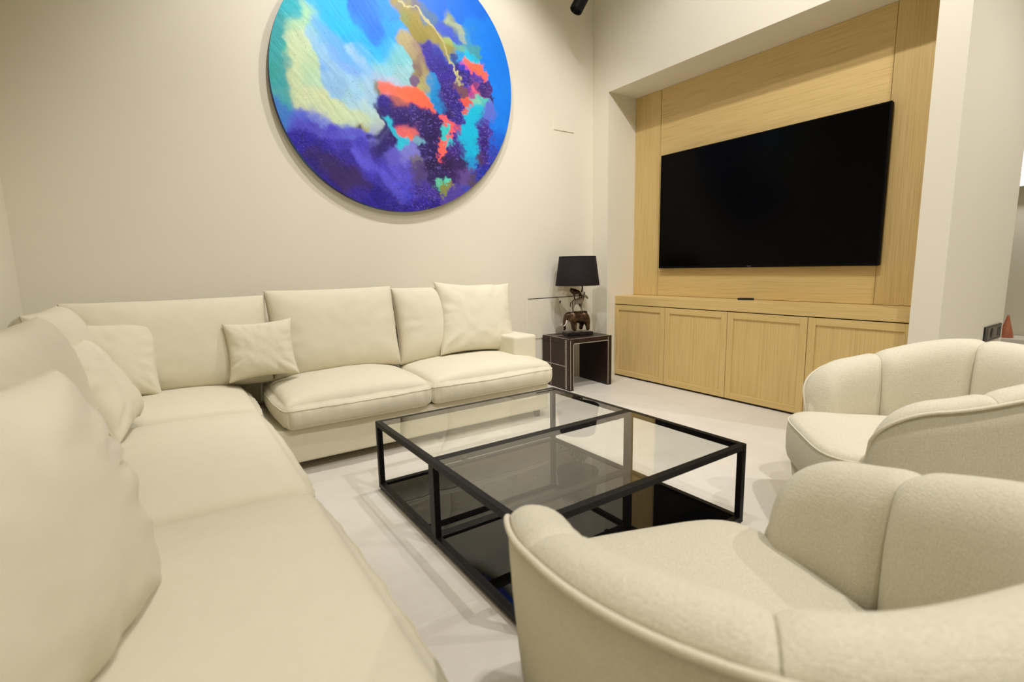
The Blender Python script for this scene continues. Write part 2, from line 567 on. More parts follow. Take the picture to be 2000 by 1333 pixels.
# glimpse of the next room past the pillar
sc = thing('wall_sconce', 'glowing white wall light at the right edge beyond the pillar', 'wall light', (XE, -2.03, 1.79))
box('bracket', (-0.10, -0.20, -0.045), (0.0, 0.05, -0.008), 'white_plastic', sc, 0.004, 2)
box('glow_panel', (-0.095, -0.19, -0.008), (-0.02, 0.04, 0.07), 'sconce_glow', sc, 0.008, 2)
sp = bpy.data.lights.new('sconce_lamp', 'POINT')
sp.energy = 26
sp.color = LIGHT_COL
sp.shadow_soft_size = 0.05
spo = bpy.data.objects.new('sconce_lamp', sp)
COL.objects.link(spo)
spo.location = (XE - 0.16, -2.1, 1.95)

con = thing('console_table', 'white low console in the next room at the right edge', 'console', (XE - 0.22, -2.6, 0))
box('top', (-0.2, -0.65, 0.15), (0.2, 0.75, 0.19), 'white_plastic', con, 0.004, 2)
box('cabinet_body', (-0.18, -0.62, 0.0), (0.19, 0.72, 0.15), 'white_plastic', con, 0.003, 2)
vz = lathe('cone_vase', [(0.001, 0.0), (0.055, 0.0), (0.057, 0.01), (0.045, 0.07), (0.026, 0.15), (0.012, 0.215), (0.008, 0.235), (0.005, 0.235), (0.001, 0.23)], 'salmon', None, 28, (XE - 0.28, -2.085, 0.19))
tag(vz, 'terracotta orange cone shaped vase peeking out beyond the pillar', 'vase')

# ------------------------------------------------------------------ spotlight near the corner
sl = thing('ceiling_spotlight', 'black adjustable spotlight hanging near the room corner at the top', 'spotlight', (-0.40, -0.31, CEIL))
tube('stem', [(0, 0, 0.0), (0, 0, -0.42)], 0.007, 'black_metal', sl, 10)
lathe('canopy', [(0.001, -0.0), (0.045, -0.0), (0.045, -0.018), (0.012, -0.024)], 'black_metal', sl, 24)
hd = lathe('lamp_head', [(0.001, 0.075), (0.038, 0.075), (0.048, 0.066), (0.05, 0.0), (0.05, -0.10), (0.046, -0.105), (0.042, -0.10), (0.042, -0.06), (0.001, -0.055)], 'black_metal', sl, 28, (-0.01, 0, -0.53))
hd.rotation_euler = (math.radians(14), math.radians(26), 0)
tube('yoke', [(0.0, -0.05, -0.50), (0.0, -0.052, -0.45), (0, -0.03, -0.415), (0, 0.03, -0.415), (0, 0.052, -0.45), (0.0, 0.05, -0.50)], 0.005, 'black_metal', sl, 8)

# ------------------------------------------------------------------ round painting
E_C = np.array([-1.782, 2.281])
E_A, E_B = 0.909, 0.816
E_V1, E_V2 = np.array([-0.75987, -0.65007]), np.array([-0.65007, 0.75987])
pt = thing('round_painting', 'big round abstract painting in blue turquoise purple and coral on the back wall', 'painting', (E_C[0], 0, E_C[1]))


def ray(x, y):
    return F + R * ((x - 1000) / FPX) - U * ((y - 666.5) / FPX)


def wallpt(cx, cy, yy=-0.045):
    d = ray(500 + cx * 0.34, cy * 0.34)
    t = (yy - CAM_C.y) / d.y
    p = CAM_C + d * t
    return p.x, p.z


# daubs of paint: position on the canvas (in the close-up frame of the photograph), colour, size
DAUBS = """250,-300,1890c8 700,-300,1478d8 1100,-300,1068d0 500,-500,1880d0 900,-500,1060c0
250,-100,18a0d8 180,30,14a8b8 130,100,1a9aa0 110,250,2aa8a0 110,420,2a9c98 150,520,2aa0a8 160,620,3a78c8 95,330,2aa0a0
220,120,a8cfa8 300,70,a0d0a8 230,230,b4d0b0 200,330,b8cfa0 180,420,c0d0a8 260,420,b0d0a8 200,540,c4d0a0 300,560,c8d0a8
300,480,b0d0b0 380,600,c8d4a8 480,660,c0d4b0 550,690,b8d0b8 620,720,b0d0c8 660,640,b0d0d0 690,740,b4c8c0 270,320,b4d0a8
330,170,80c0c8 380,240,70b0e0 450,320,70a8e8 520,400,78a8e8 480,480,88b8e0 560,520,98c8d8 600,600,a0c8d8 600,300,58a8e8
160,330,50a0a0,26 165,350,58a0a0,20 350,40,10a8e0 450,60,08a8f0 450,150,10b0f0 560,230,18a8f0 600,130,1080f0 680,80,1070f0
700,200,1070f0 640,220,1470f0 760,60,1080e8 780,180,1090e0 740,280,20a0e0 650,330,50b0e0 720,380,80c0d0 800,330,70b8c0
830,420,90c0c8 700,450,98b8d8 790,480,a8b8d0 850,20,607090,30 880,100,788040,30 930,130,887828,36 980,180,807830,36
1040,230,908850,32 1100,270,98a860,32 920,60,606070,26 990,110,486890,30 850,230,a09870,16 870,255,a89868,14 900,290,907868,24
940,330,806868,28 960,400,887850,28 980,450,a09858,28 990,510,a0a060,26 920,460,705878,18 940,370,705860,22
1050,30,1060d0 1150,40,1068d0 1250,60,0868d8 1100,120,80906c,26 1140,150,80907c,22 1150,180,607890,26 1080,170,3858b0,34 1190,210,7890a0,22
1200,220,3888b8 1250,150,1078d8 1320,200,0a78e0 1370,350,0878e8 1400,500,0a7ce8 1420,650,0a70d8 1400,780,1060d0 1340,420,0878e0
1180,270,60a090,34 1250,300,4090a0,34 1040,320,3040a8 1060,400,3828a0 1090,480,402888 1100,560,382078 1120,640,302070
1010,560,10a0d0,24 1040,560,1080c0,26 1060,620,2868b0,26 1020,500,1078c0,22 1150,340,2090d0,26 1220,330,10b0d8,30 1260,360,10b0d0,22
1170,400,3838c0,30 1200,450,4030b0,30 1240,390,f06050,24 1280,410,ff6848,26 1300,440,f06050,20 1200,375,d85890,18
1270,470,5838a8,24 1300,500,402880,30 1230,480,703898,24 1260,510,f06078,20 1240,540,a04088,22 1310,540,684078,24
1280,530,c85070,14 1190,590,d85848,24 1200,610,d85040,18 1170,500,704858,24 1160,460,98906c,12 1250,580,78c0a8,26 1300,590,50b8b0,24
1260,650,10b8d0,40 1230,750,08b0d8,44 1220,850,08a8d8,44 1230,930,1890d0,34 1270,700,10a8d8,36 1200,800,10b0d8,26
1330,640,5868c8 1320,760,4838b0 1310,830,402090 1330,900,40309c 1290,920,4a3060,30 1370,880,2848c0 1400,820,1058c8,36 1340,1000,2030b0
730,500,d07068,24 780,515,e06858,24 800,530,f06850,26 900,560,ff6848,34 960,590,ff6848,30 1000,620,f06048,22 850,560,f07050,24 830,600,b06058,24
690,510,706850,24 685,480,807858,16 720,590,302098,36 760,640,2c1c90,36 820,640,382070,34 880,650,3a2880,34 820,690,2a1a80
900,700,382078 980,680,301868 1040,700,381870 960,740,402878 1000,780,2c1458 1080,690,e05870,12 1110,715,f06068,16 1140,745,e05868,14
1160,740,b05080,20 1170,800,5030a0,30 1180,860,402890,32 1090,770,30c8c8,26 1105,810,28c0c8,26 1120,830,30b8c8,18 1085,740,60b8c0,14
1050,840,ff6850,22 1065,870,f86850,20 1050,900,e05868,16 1055,940,c84868,16 1130,880,482888,26 1000,860,302070 1020,950,281450
1100,960,301850 1150,1000,382060 1180,940,302058,34 1060,1010,302060 830,750,e06068,24 880,780,ff7050,22 920,740,d87070,24
860,740,d06870,20 760,700,28b8d8,22 740,690,40b0d0,16 840,830,20c8e0,24 870,830,30b8d8,16 940,800,70a8c0,20
300,720,3a28b8 260,660,5060d0 350,660,7080d8 420,760,4438c8 520,750,6070d0 590,735,988c38,22 625,755,a09830,20 580,745,202040,9
680,780,8890d0 750,770,2a1470 730,830,281870 700,860,382890 300,800,2c1ca8 400,860,3020a8 500,830,4838c0 600,830,4840c8
420,930,382468 350,880,2c1a90 520,930,3828a8 620,900,5850d0 560,1020,402860 480,980,382060 640,1000,4038b8 600,1080,3828a0
720,960,4840c8 800,900,6058c8 880,880,7878d0 920,920,706878,24 940,1000,50407c 850,1000,5850d0 760,1060,4038b8 850,1100,4848d8
700,1120,3020a8 820,1170,3828b0 950,1170,3828a8 950,1080,4838a8 1060,1060,60c0a0,18 1100,1055,58c8b0,14 1090,1085,808840,20 1120,1075,888040,16
1150,1120,5040a0 1200,1020,604890 1250,1040,504058,30 1230,1100,4048b8 1300,1020,2838b0 1000,1230,3020a0 700,1230,3020a0 400,1050,2c1a90"""
D = []
for tkn in DAUBS.split():
    q = tkn.split(',')
    px_, pz_ = wallpt(float(q[0]), float(q[1]))
    D.append((px_, pz_, *srgb(q[2]), (float(q[3]) if len(q) > 3 else 46) * 0.34 / 262.0))
D = np.array(D)
NG = 430
lin = np.linspace(-1, 1, NG)
UU, VV = np.meshgrid(lin, lin, indexing='ij')
# map the square grid smoothly to a disc, then to the slightly oval canvas
DX = UU * np.sqrt(1 - VV * VV / 2)
DY = VV * np.sqrt(1 - UU * UU / 2)
PXX = E_C[0] + DX * E_A * E_V1[0] + DY * E_B * E_V2[0]
PZZ = E_C[1] + DX * E_A * E_V1[1] + DY * E_B * E_V2[1]
n1, n2, n3 = VNoise(3), VNoise(11), VNoise(23)
# ragged edges where the paint is granular (right and low), soft washes up on the left
rag = np.clip((PXX - PZZ * 0.55 + 3.05) * 2.2, 0.25, 1.0)
wx = PXX + 0.10 * (n1.fbm(PXX * 9, PZZ * 9, 6) - 0.5) + rag * 0.07 * (n3.fbm(PXX * 45, PZZ * 45, 3) - 0.5)
wz = PZZ + 0.10 * (n2.fbm(PXX * 9, PZZ * 9, 6) - 0.5) + rag * 0.07 * (n1.fbm(PXX * 45 + 5, PZZ * 45, 3) - 0.5)
acc_c = np.zeros((NG, NG, 3))
acc_w = np.full((NG, NG), 1e-12)
for x_, z_, r_, g_, b_, s_ in D:
    w_ = np.exp(-0.5 * ((wx - x_) ** 2 + (wz - z_) ** 2) / (s_ * 0.52) ** 2) * (0.05 / s_) ** 1.1 + 1e-9 / ((wx - x_) ** 2 + (wz - z_) ** 2 + 0.01)
    acc_w += w_
    acc_c += w_[..., None] * np.array([r_, g_, b_])
STROKES = """820,0>900,75>1000,190>1120,300,8a7c34,26 830,10>880,50>940,60>1000,130>1090,250>1130,380>1160,470,b0a878,4
835,215>880,270>930,330>975,430>1000,540,a09468,20 920,310>960,430,705650,15 1010,300>1060,400>1110,560>1150,680,38289a,34
1000,440>1030,560>1060,640,0c84c8,18 715,495>800,520>900,545>960,570>1010,625,fc6846,20 1090,112>1160,150>1205,235,98a48c,13
1070,160>1130,190>1180,250,3a50b8,16 330,120>480,260>640,420,60a8e8,24 300,180>470,380>600,560,90c0e0,22 560,300>640,420>680,600,9cc4e0,22
250,200>200,400>260,560>420,620>600,700,c4d4a8,34 120,60>110,250>130,430>170,590,2c9ca4,18 690,600>740,720>720,790>640,800,281868,10
260,700>420,760>560,760>680,800,5450cc,18 330,870>480,980>620,1060,382468,28 560,880>700,960>840,1120,5c58dc,22
1140,330>1160,430>1230,480>1310,540>1350,570,302070,10 1200,360>1250,390>1300,430,ff6848,13 1060,680>1110,720>1150,760>1130,800>1060,840>1050,940,f06060,9
1300,720>1320,900,402090,28 400,30>560,170>700,330,10a8f0,24 620,60>700,180,1468ee,40 1340,200>1400,500>1410,720,0a78e4,40
1240,640>1225,880,08b4d8,34 720,640>860,700>1000,760>1010,900,2e1868,26 830,760>920,750,e06868,15 760,690>850,830,28b8d8,9"""
for tkn in STROKES.split():
    *pl, hx, wd_ = tkn.replace('>', ' ').replace(',', ' ').split()
    pl = [wallpt(float(pl[i]), float(pl[i + 1])) for i in range(0, len(pl), 2)]
    s_ = float(wd_) * 0.34 / 262.0
    dmin = np.full((NG, NG), 9.0)
    for (xa, za), (xb, zb2) in zip(pl[:-1], pl[1:]):
        vx, vz = xb - xa, zb2 - za
        tt = np.clip(((wx - xa) * vx + (wz - za) * vz) / (vx * vx + vz * vz), 0, 1)
        dmin = np.minimum(dmin, (wx - xa - tt * vx) ** 2 + (wz - za - tt * vz) ** 2)
    w_ = 1.3 * np.exp(-0.5 * dmin / (s_ * 0.55) ** 2) * (0.05 / s_) ** 1.1
    acc_w += w_
    acc_c += w_[..., None] * np.array(srgb(hx))
COLR = acc_c / acc_w[..., None]
lum = COLR.mean(-1)
# diagonal brushing in the pale zone, mottling and flecks in the dark zone
dg = (PXX + PZZ * 0.9)
dq = (PXX * 0.9 - PZZ)
br = n2.fbm(dg * 55 + 3 * n1.fbm(PXX * 8, PZZ * 8, 2), dq * 6, 4)
mott = 0.55 * n3.fbm(PXX * 130, PZZ * 130, 2) + 0.45 * n3.fbm(PXX * 18, PZZ * 18, 4)
fine = np.random.RandomState(5).rand(NG, NG)
purple = np.clip((COLR[..., 2] - COLR[..., 1] * 6) / (COLR[..., 2] + 1e-3) * 1.5, 0, 1)
pale = np.clip(COLR[..., 1] * 1.6, 0, 1) * (1 - purple)
COLR *= (1 + pale * (br - 0.5) * 0.32)[..., None]
COLR *= (1 + (0.13 + purple) * (mott - 0.5) * 1.5)[..., None]
fl_w = np.clip((fine - 0.985) * 60, 0, 1) * np.clip(purple * 1.2, 0, 1) * np.clip((n1.fbm(PXX * 5, PZZ * 5, 2) - 0.42) * 6, 0, 1)
COLR = COLR * (1 - 0.6 * fl_w[..., None]) + 0.6 * fl_w[..., None] * np.array([0.55, 0.5, 0.75])
dk = (fine < 0.006) * (1 - purple) * (n2.fbm(PXX * 6 + 3, PZZ * 6, 2) > 0.52)
COLR *= (1 - 0.6 * dk)[..., None]
# granular crust of the dark right-hand cluster: grains of violet, coral and near-black
crust = np.clip((PXX + 2.02) * 3.2, 0, 1) * np.clip((2.52 - PZZ + 0.35 * (PXX + 1.5)) * 4, 0, 1) * np.clip(purple * 1.5, 0, 1)
g1 = n2(PXX * 105 + 4 * n1(PXX * 40, PZZ * 40), PZZ * 105 + 7)
g2 = n3(PXX * 120 + 31, PZZ * 120 + 3 * n2(PXX * 40, PZZ * 40))
lt = np.clip((g1 - 0.70) * 7, 0, 1) * crust
dkk = np.clip((g2 - 0.62) * 6, 0, 1) * crust
COLR = COLR * (1 - 0.55 * lt[..., None]) + 0.55 * lt[..., None] * np.array([0.22, 0.16, 0.62])
COLR = COLR * (1 - 0.7 * dkk[..., None]) + 0.7 * dkk[..., None] * np.array([0.018, 0.008, 0.05])
COLR = np.clip(COLR * (1.05 - 0.25 * purple[..., None]), 0, 1)
relief = -0.045 - 0.0025 * purple * (mott - 0.4) - 0.0015 * (br - 0.5)
V = np.stack([PXX - E_C[0], relief, PZZ - E_C[1]], -1).reshape(-1, 3)
idx = np.arange(NG * NG).reshape(NG, NG)
a_, b_, c_, d_ = idx[:-1, :-1].ravel(), idx[1:, :-1].ravel(), idx[1:, 1:].ravel(), idx[:-1, 1:].ravel()
quads = np.stack([a_, b_, c_, d_], -1)
me = bpy.data.meshes.new('painted_canvas')
me.vertices.add(len(V))
me.vertices.foreach_set('co', V.astype(np.float32).ravel())
me.loops.add(quads.size)
me.loops.foreach_set('vertex_index', quads.astype(np.int32).ravel())
me.polygons.add(len(quads))
me.polygons.foreach_set('loop_start', np.arange(0, quads.size, 4, dtype=np.int32))
me.polygons.foreach_set('use_smooth', np.ones(len(quads), bool))
me.update(calc_edges=True)
at = me.color_attributes.new('paint', 'FLOAT_COLOR', 'POINT')
at.data.foreach_set('color', np.concatenate([COLR.reshape(-1, 3), np.ones((NG * NG, 1))], 1).astype(np.float32).ravel())
pm = mat('abstract_paint', (0.2, 0.2, 0.6), 0.5, spec=0.3)
n, l, b = nodes(pm)
ca = n.new('ShaderNodeVertexColor')
ca.layer_name = 'paint'
tn = n.new('ShaderNodeTexNoise')
tn.inputs['Scale'].default_value = 260
tcn = n.new('ShaderNodeTexCoord')
l.new(tcn.outputs['Object'], tn.inputs['Vector'])
mxn = n.new('ShaderNodeMix')
mxn.data_type = 'RGBA'
mxn.blend_type = 'OVERLAY'
mxn.inputs[0].default_value = 0.12
l.new(ca.outputs[0], mxn.inputs[6])
l.new(tn.outputs['Fac'], mxn.inputs[7])
l.new(mxn.outputs[2], b.inputs['Base Color'])
link('painted_canvas', me, pm, pt)
# canvas edge wrapped round the stretcher
rim = []
for k in range(160):
    a = 2 * PI * k / 160
    p = E_A * math.cos(a) * E_V1 + E_B * math.sin(a) * E_V2
    rim.append(p)
V, Fc = [], []
for y in (-0.0455, -0.006):
    V += [(p[0] * 1.0005, y, p[1] * 1.0005) for p in rim]
V += [(p[0] * 0.93, -0.006, p[1] * 0.93) for p in rim]
for i in range(2):
    for k in range(160):
        Fc.append((i * 160 + k, i * 160 + (k + 1) % 160, (i + 1) * 160 + (k + 1) % 160, (i + 1) * 160 + k))
M['canvas_edge'] = noise_mix(mat('painted_canvas_edge', (0.05, 0.03, 0.25), 0.6), (0.02, 0.012, 0.10), (0.03, 0.10, 0.32), 2.5, 3)
ed = mesh('canvas_edge', V, Fc, 'canvas_edge', pt, False)

# ------------------------------------------------------------------ coffee table
TA, TB, TY0, TYM, TY1, TH = -2.546, -1.496, -1.2605, -1.851, -2.441, 0.3307
tb = thing('coffee_table', 'black metal framed glass coffee table with a black glass base', 'coffee table', ((TA + TB) / 2, (TY0 + TY1) / 2, 0))
to = ((TA + TB) / 2, (TY0 + TY1) / 2, 0)
s = 0.024
zb = 0.010
for x in (TA, TB - s):
    for (y, dy) in ((TY0 - s, s), (TYM - 0.02, 0.04), (TY1, s)):
        lg = box('leg', (x, y, zb + s), (x + s, y + dy, TH - s), 'black_metal', tb, 0.001, 1, to)
        lathe('foot', [(0.009, -0.0), (0.009, zb + 0.001)], 'dark_plastic', lg, 12, (x + s / 2 - to[0], y + dy / 2 - to[1], 0))
for z0, z1 in ((TH - s, TH), (zb, zb + s)):
    for x in (TA, TB - s):
        box('side_rail', (x, TY1, z0), (x + s, TY0, z1), 'black_metal', tb, 0.001, 1, to)
    for (y, dy) in ((TY0 - s, s), (TYM - 0.02, 0.04), (TY1, s)):
        box('cross_rail', (TA + s, y, z0 + 0.0005), (TB - s, y + dy, z1 - 0.0005), 'black_metal', tb, 0.001, 1, to)
for (ya, yb) in ((TYM + 0.02, TY0 - s), (TY1 + s, TYM - 0.02)):
    gl = box('glass_top', (TA + s + 0.001, ya + 0.001, TH - 0.009), (TB - s - 0.001, yb - 0.001, TH - 0.001), 'glass', tb, 0, 1, to)
    box('base_glass', (TA + s - 0.002, ya - 0.002, zb + 0.006), (TB - s + 0.002, yb + 0.002, zb + 0.016), 'black_glass', tb, 0, 1, to)
    for px_ in (TA + s + 0.10, TB - s - 0.10):
        for py_ in (ya + 0.006, yb - 0.006):
            lathe('glass_pad', [(0.007, TH - 0.013), (0.007, TH - 0.009)], 'dark_plastic', gl, 12, (px_ - to[0], py_ - to[1], 0))
            box('pad_bracket', (px_ - 0.012, py_ - 0.009, TH - 0.018), (px_ + 0.012, py_ + 0.009, TH - 0.013), 'black_metal', gl, 0, 1, to)

# ------------------------------------------------------------------ soft furnishing builders
def grid_obj(name, X, Y, Z, m, parent, closed_pole=False):
    a, b = X.shape
    V = np.stack([X, Y, Z], -1).reshape(-1, 3)
    idx = np.arange(a * b).reshape(a, b)
    q = np.stack([idx[:-1, :-1].ravel(), idx[1:, :-1].ravel(), idx[1:, 1:].ravel(), idx[:-1, 1:].ravel()], -1)
    return mesh(name, V.tolist(), q.tolist(), m, parent)


def pillow_mesh(name, w, h, t, seed, m, parent=None, full=0.42, pull=0.055, wr=0.006, n=44, sag=0.0, folds=1.6):
    """knife-edge cushion standing in its local XZ plane, thickness along Y, bottom edge at z=0"""
    lin_ = np.sin(np.linspace(-1, 1, n) * PI / 2)
    Ug, Vg = np.meshgrid(lin_, lin_, indexing='ij')
    na, nb = VNoise(seed), VNoise(seed + 50)
    prof = np.clip((1 - np.abs(Ug) ** 2.6) * (1 - np.abs(Vg) ** 2.6), 0, 1) ** full
    # corners stay out as points, edge middles are pulled in
    ex = w / 2 * Ug * (1 - pull * (1 - Vg ** 2) ** 1.0 * np.abs(Ug) ** 2)
    ez = h / 2 * Vg * (1 - pull * (1 - Ug ** 2) ** 1.0 * np.abs(Vg) ** 2)
    if sag:
        ez = ez - sag * (1 - Ug ** 2) * (Vg > 0) * Vg ** 2
    parts = []
    for sgn in (1, -1):
        k = 3.0
        wrn = (na.fbm((Ug * w) * 14 + 3 * sgn + Vg * 2, (Vg * h) * 9 + 8, 3) - 0.5)
        # folds running in from the seams
        ang = np.arctan2(Vg, Ug)
        edge = np.maximum(np.abs(Ug), np.abs(Vg))
        fold = (nb(ang * 9 + 20, edge * 1.2 + 4 * sgn) - 0.5) * np.clip((edge - 0.45) / 0.45, 0, 1)
        y = sgn * (t / 2 * prof + prof * (wr * wrn + folds * wr * fold))
        parts.append(np.stack([ex, y, ez + h / 2], -1))
    V = np.concatenate([parts[0].reshape(-1, 3), parts[1].reshape(-1, 3)], 0)
    idx = np.arange(n * n).reshape(n, n)
    q1 = np.stack([idx[:-1, :-1].ravel(), idx[:-1, 1:].ravel(), idx[1:, 1:].ravel(), idx[1:, :-1].ravel()], -1)
    q2 = np.stack([idx[:-1, :-1].ravel(), idx[1:, :-1].ravel(), idx[1:, 1:].ravel(), idx[:-1, 1:].ravel()], -1) + n * n
    # weld the rims
    ring = list(idx[0, :]) + list(idx[1:, -1]) + list(idx[-1, -2::-1]) + list(idx[-2:0:-1, 0])
    remap = np.arange(2 * n * n)
    for i in ring:
        remap[i + n * n] = i
    q = remap[np.concatenate([q1, q2], 0)]
    used = np.unique(q)
    back = np.zeros(2 * n * n, int)
    back[used] = np.arange(len(used))
    me = bpy.data.meshes.new(name)
    me.from_pydata(V[used].tolist(), [], back[q].tolist())
    me.validate()
    me.polygons.foreach_set('use_smooth', [True] * len(me.polygons))
    o = link(name, me, m, parent)
    rimpts = [tuple(V[i]) for i in ring]
    return o, rimpts


def softbox(name, w, d, h, m, parent, loc, crown=0.05, r=0.05, seed=1, bulge=0.02, wr=0.004, n=30, pucker=0.004, rot=0.0):
    """box seat cushion: base centre at loc, width w (x), depth d (y), edge height h, crowned top"""
    na = VNoise(seed)
    V, Fc = [], []
    vid = {}
    lin_ = np.sin(np.linspace(-1, 1, n) * PI / 2 * 0.96) / math.sin(PI / 2 * 0.96)

    def put(u, v, k):
        key = (round(u, 5), round(v, 5), round(k, 5))
        if key in vid:
            return vid[key]
        # superellipsoid-like rounding of a unit cube point
        p = np.array([u * w / 2, v * d / 2, k * h / 2])
        lim = np.array([w / 2 - r, d / 2 - r, h / 2 - min(r, h * 0.42)])
        rr = np.array([r, r, min(r, h * 0.42)])
        core = np.clip(p, -lim, lim)
        dlt = (p - core) / rr
        L = np.linalg.norm(dlt)
        if L > 1e-9:
            mx = np.max(np.abs(dlt))
            dlt = dlt / L * mx
            p = core + dlt * rr
        fu, fv = (1 - abs(u) ** 2.6), (1 - abs(v) ** 2.6)
        if k > -0.999:
            p[2] += crown * fu ** 0.75 * fv ** 0.75 * (k + 1) / 2
        side = 1 - abs(k) ** 2
        if abs(u) > 0.999:
            p[0] += np.sign(u) * bulge * side * fv
        if abs(v) > 0.999:
            pk = (na(u * w * 22 + 9, k * 0.8 + 3) - 0.5) * 2
            p[1] += np.sign(v) * (bulge * side * fu + pucker * pk * (0.3 + side))
        p[2] += wr * (float(na.fbm(p[0] * 9 + 5, p[1] * 9 + 2, 3)) - 0.5) * (1 if k > 0 else 0)
        vid[key] = len(V)
        V.append(p + np.array([0, 0, h / 2]))
        return vid[key]

    kz = np.linspace(-1, 1, 9)

    def face_grid(A, B, fn, flip):
        for i in range(len(A) - 1):
            for j in range(len(B) - 1):
                q = [fn(A[i], B[j]), fn(A[i + 1], B[j]), fn(A[i + 1], B[j + 1]), fn(A[i], B[j + 1])]
                Fc.append(q[::-1] if flip else q)
    face_grid(lin_, lin_, lambda a, b: put(a, b, 1.0), False)
    face_grid(lin_, lin_, lambda a, b: put(a, b, -1.0), True)
    face_grid(lin_, kz, lambda a, k: put(a, -1.0, k), False)
    face_grid(lin_, kz, lambda a, k: put(a, 1.0, k), True)
    face_grid(lin_, kz, lambda b, k: put(1.0, b, k), False)
    face_grid(lin_, kz, lambda b, k: put(-1.0, b, k), True)
    o = mesh(name, V, Fc, m, parent)
    o.location = loc
    o.rotation_euler = (0, 0, rot)
    for kk in (0.52, -0.7):
        pts = []
        kq = kz[np.argmin(np.abs(kz - kk))]
        for a in lin_:
            pts.append(V[put(a, -1.0, kq)])
        for b_ in lin_[1:]:
            pts.append(V[put(1.0, b_, kq)])
        for a in lin_[::-1][1:]:
            pts.append(V[put(a, 1.0, kq)])
        for b_ in lin_[::-1][1:-1]:
            pts.append(V[put(-1.0, b_, kq)])
        tube('seam', pts, 0.0028, 'seam', o, 6, True)
    return o


# ------------------------------------------------------------------ corner sofa
sofa = thing('corner_sofa', 'large cream fabric L-shaped corner sofa along the back and left walls', 'sofa', (-3.4, -0.5, 0))
so_ = (-3.4, -0.5, 0)
XB, YBK = XL + 0.05, -0.05           # back planes of the frame
SF = -0.86                           # front plane of the back run
SX = -2.955                          # front plane of the left run
XR = -1.195                          # right end
YN = -3.22                           # near end of the left run


def sbox(name, lo, hi, bev=0.015, m='sofa', seg=3):
    o = box(name, lo, hi, m, sofa, bev, seg, so_)
    o.data.polygons.foreach_set('use_smooth', [True] * len(o.data.polygons))
    return o


sbox('base', (XB, SF + 0.02, 0.055), (XR - 0.002, YBK, 0.235))
sbox('base', (XB, YN, 0.055), (SX - 0.02, SF + 0.018, 0.235))
sbox('back_frame', (XB, YBK - 0.17, 0.235), (XR - 0.005, YBK, 0.64), 0.03)
sbox('back_frame', (XB, YN + 0.005, 0.235), (XB + 0.17, YBK - 0.175, 0.64), 0.03)
sbox('arm', (XR - 0.19, SF + 0.15, 0.236), (XR, YBK - 0.172, 0.555), 0.022)
sbox('arm', (XB + 0.172, YN, 0.236), (SX - 0.12, YN + 0.18, 0.555), 0.022)
for (x, y) in ((XR - 0.06, SF + 0.08), (XR - 0.06, -0.12), (SX - 0.09, YN + 0.07), (XB + 0.07, YN + 0.07), (SX - 0.09, SF - 0.9), (-2.0, SF + 0.08), (XB + 0.08, -0.13)):
    lathe('foot', [(0.022, 0.0), (0.026, 0.056)], 'dark_plastic', sofa, 14, (x - so_[0], y - so_[1], 0))
zs = 0.232
# seats of the back run
softbox('seat_cushion', 0.80, 0.66, 0.145, 'sofa', sofa, (-2.47 - so_[0], (SF - 0.03 + -0.22) / 2 - so_[1], zs), 0.075, 0.05, 21, 0.022, pucker=0.0075, wr=0.008, n=46)
softbox('seat_cushion', 0.90, 0.66, 0.145, 'sofa', sofa, (-1.625 - so_[0], (SF - 0.03 + -0.22) / 2 - so_[1], zs), 0.07, 0.05, 22, 0.022, pucker=0.0075, wr=0.008, n=46)
# seats of the left run (corner, middle, near)
for (ya, yb, sd) in ((-0.225, -0.90, 31), (-0.905, -1.955, 32), (-1.96, -3.03, 33)):
    softbox('seat_cushion', ya - yb, 0.69, 0.15, 'sofa', sofa, ((SX + XB + 0.18) / 2 + 0.0 - so_[0], (ya + yb) / 2 - so_[1], zs), 0.06, 0.05, sd, 0.02, rot=PI / 2)


def place_cushion(name, w, h, t, bottom, lean, rz, seed, parent=None, roll_=0.0, off=(0, 0, 0), **kw):
    """bottom: point under the middle of the bottom edge; lean: radians tipped back; rz: facing turn"""
    o, rim_ = pillow_mesh(name, w, h, t, seed, 'sofa', parent, **kw)
    Rm = Matrix.Rotation(rz, 4, 'Z') @ Matrix.Rotation(-lean, 4, 'X') @ Matrix.Rotation(roll_, 4, 'Y')
    o.matrix_local = Matrix.Translation(Vector(bottom) - Vector(off)) @ Rm
    tube('seam', rim_, 0.003, 'seam', o, 6, True)
    return o


# back cushions (front faces -Y on the back run, +X on the left run)
L15 = math.radians(13)
BK = dict(full=0.36, pull=0.03, wr=0.008)
place_cushion('back_cushion', 0.90, 0.50, 0.24, (-3.27, -0.36, 0.40), L15, 0, 41, sofa, 0, so_, **BK)
place_cushion('back_cushion', 0.76, 0.52, 0.25, (-2.44, -0.37, 0.405), L15, 0, 42, sofa, 0, so_, **BK)
place_cushion('back_cushion', 0.80, 0.51, 0.25, (-1.66, -0.37, 0.40), L15, 0, 43, sofa, 0, so_, **BK)
place_cushion('back_cushion', 0.66, 0.49, 0.23, (-3.61, -0.80, 0.405), math.radians(10), PI / 2, 44, sofa, 0, so_, **BK)
place_cushion('back_cushion', 0.90, 0.49, 0.22, (-3.575, -1.64, 0.40), math.radians(8), PI / 2, 45, sofa, 0, so_, **BK)
place_cushion('back_cushion', 0.74, 0.46, 0.24, (-3.475, -2.60, 0.40), math.radians(15), math.radians(70), 46, sofa, 0, so_, full=0.40, pull=0.06, wr=0.012, folds=3.6)

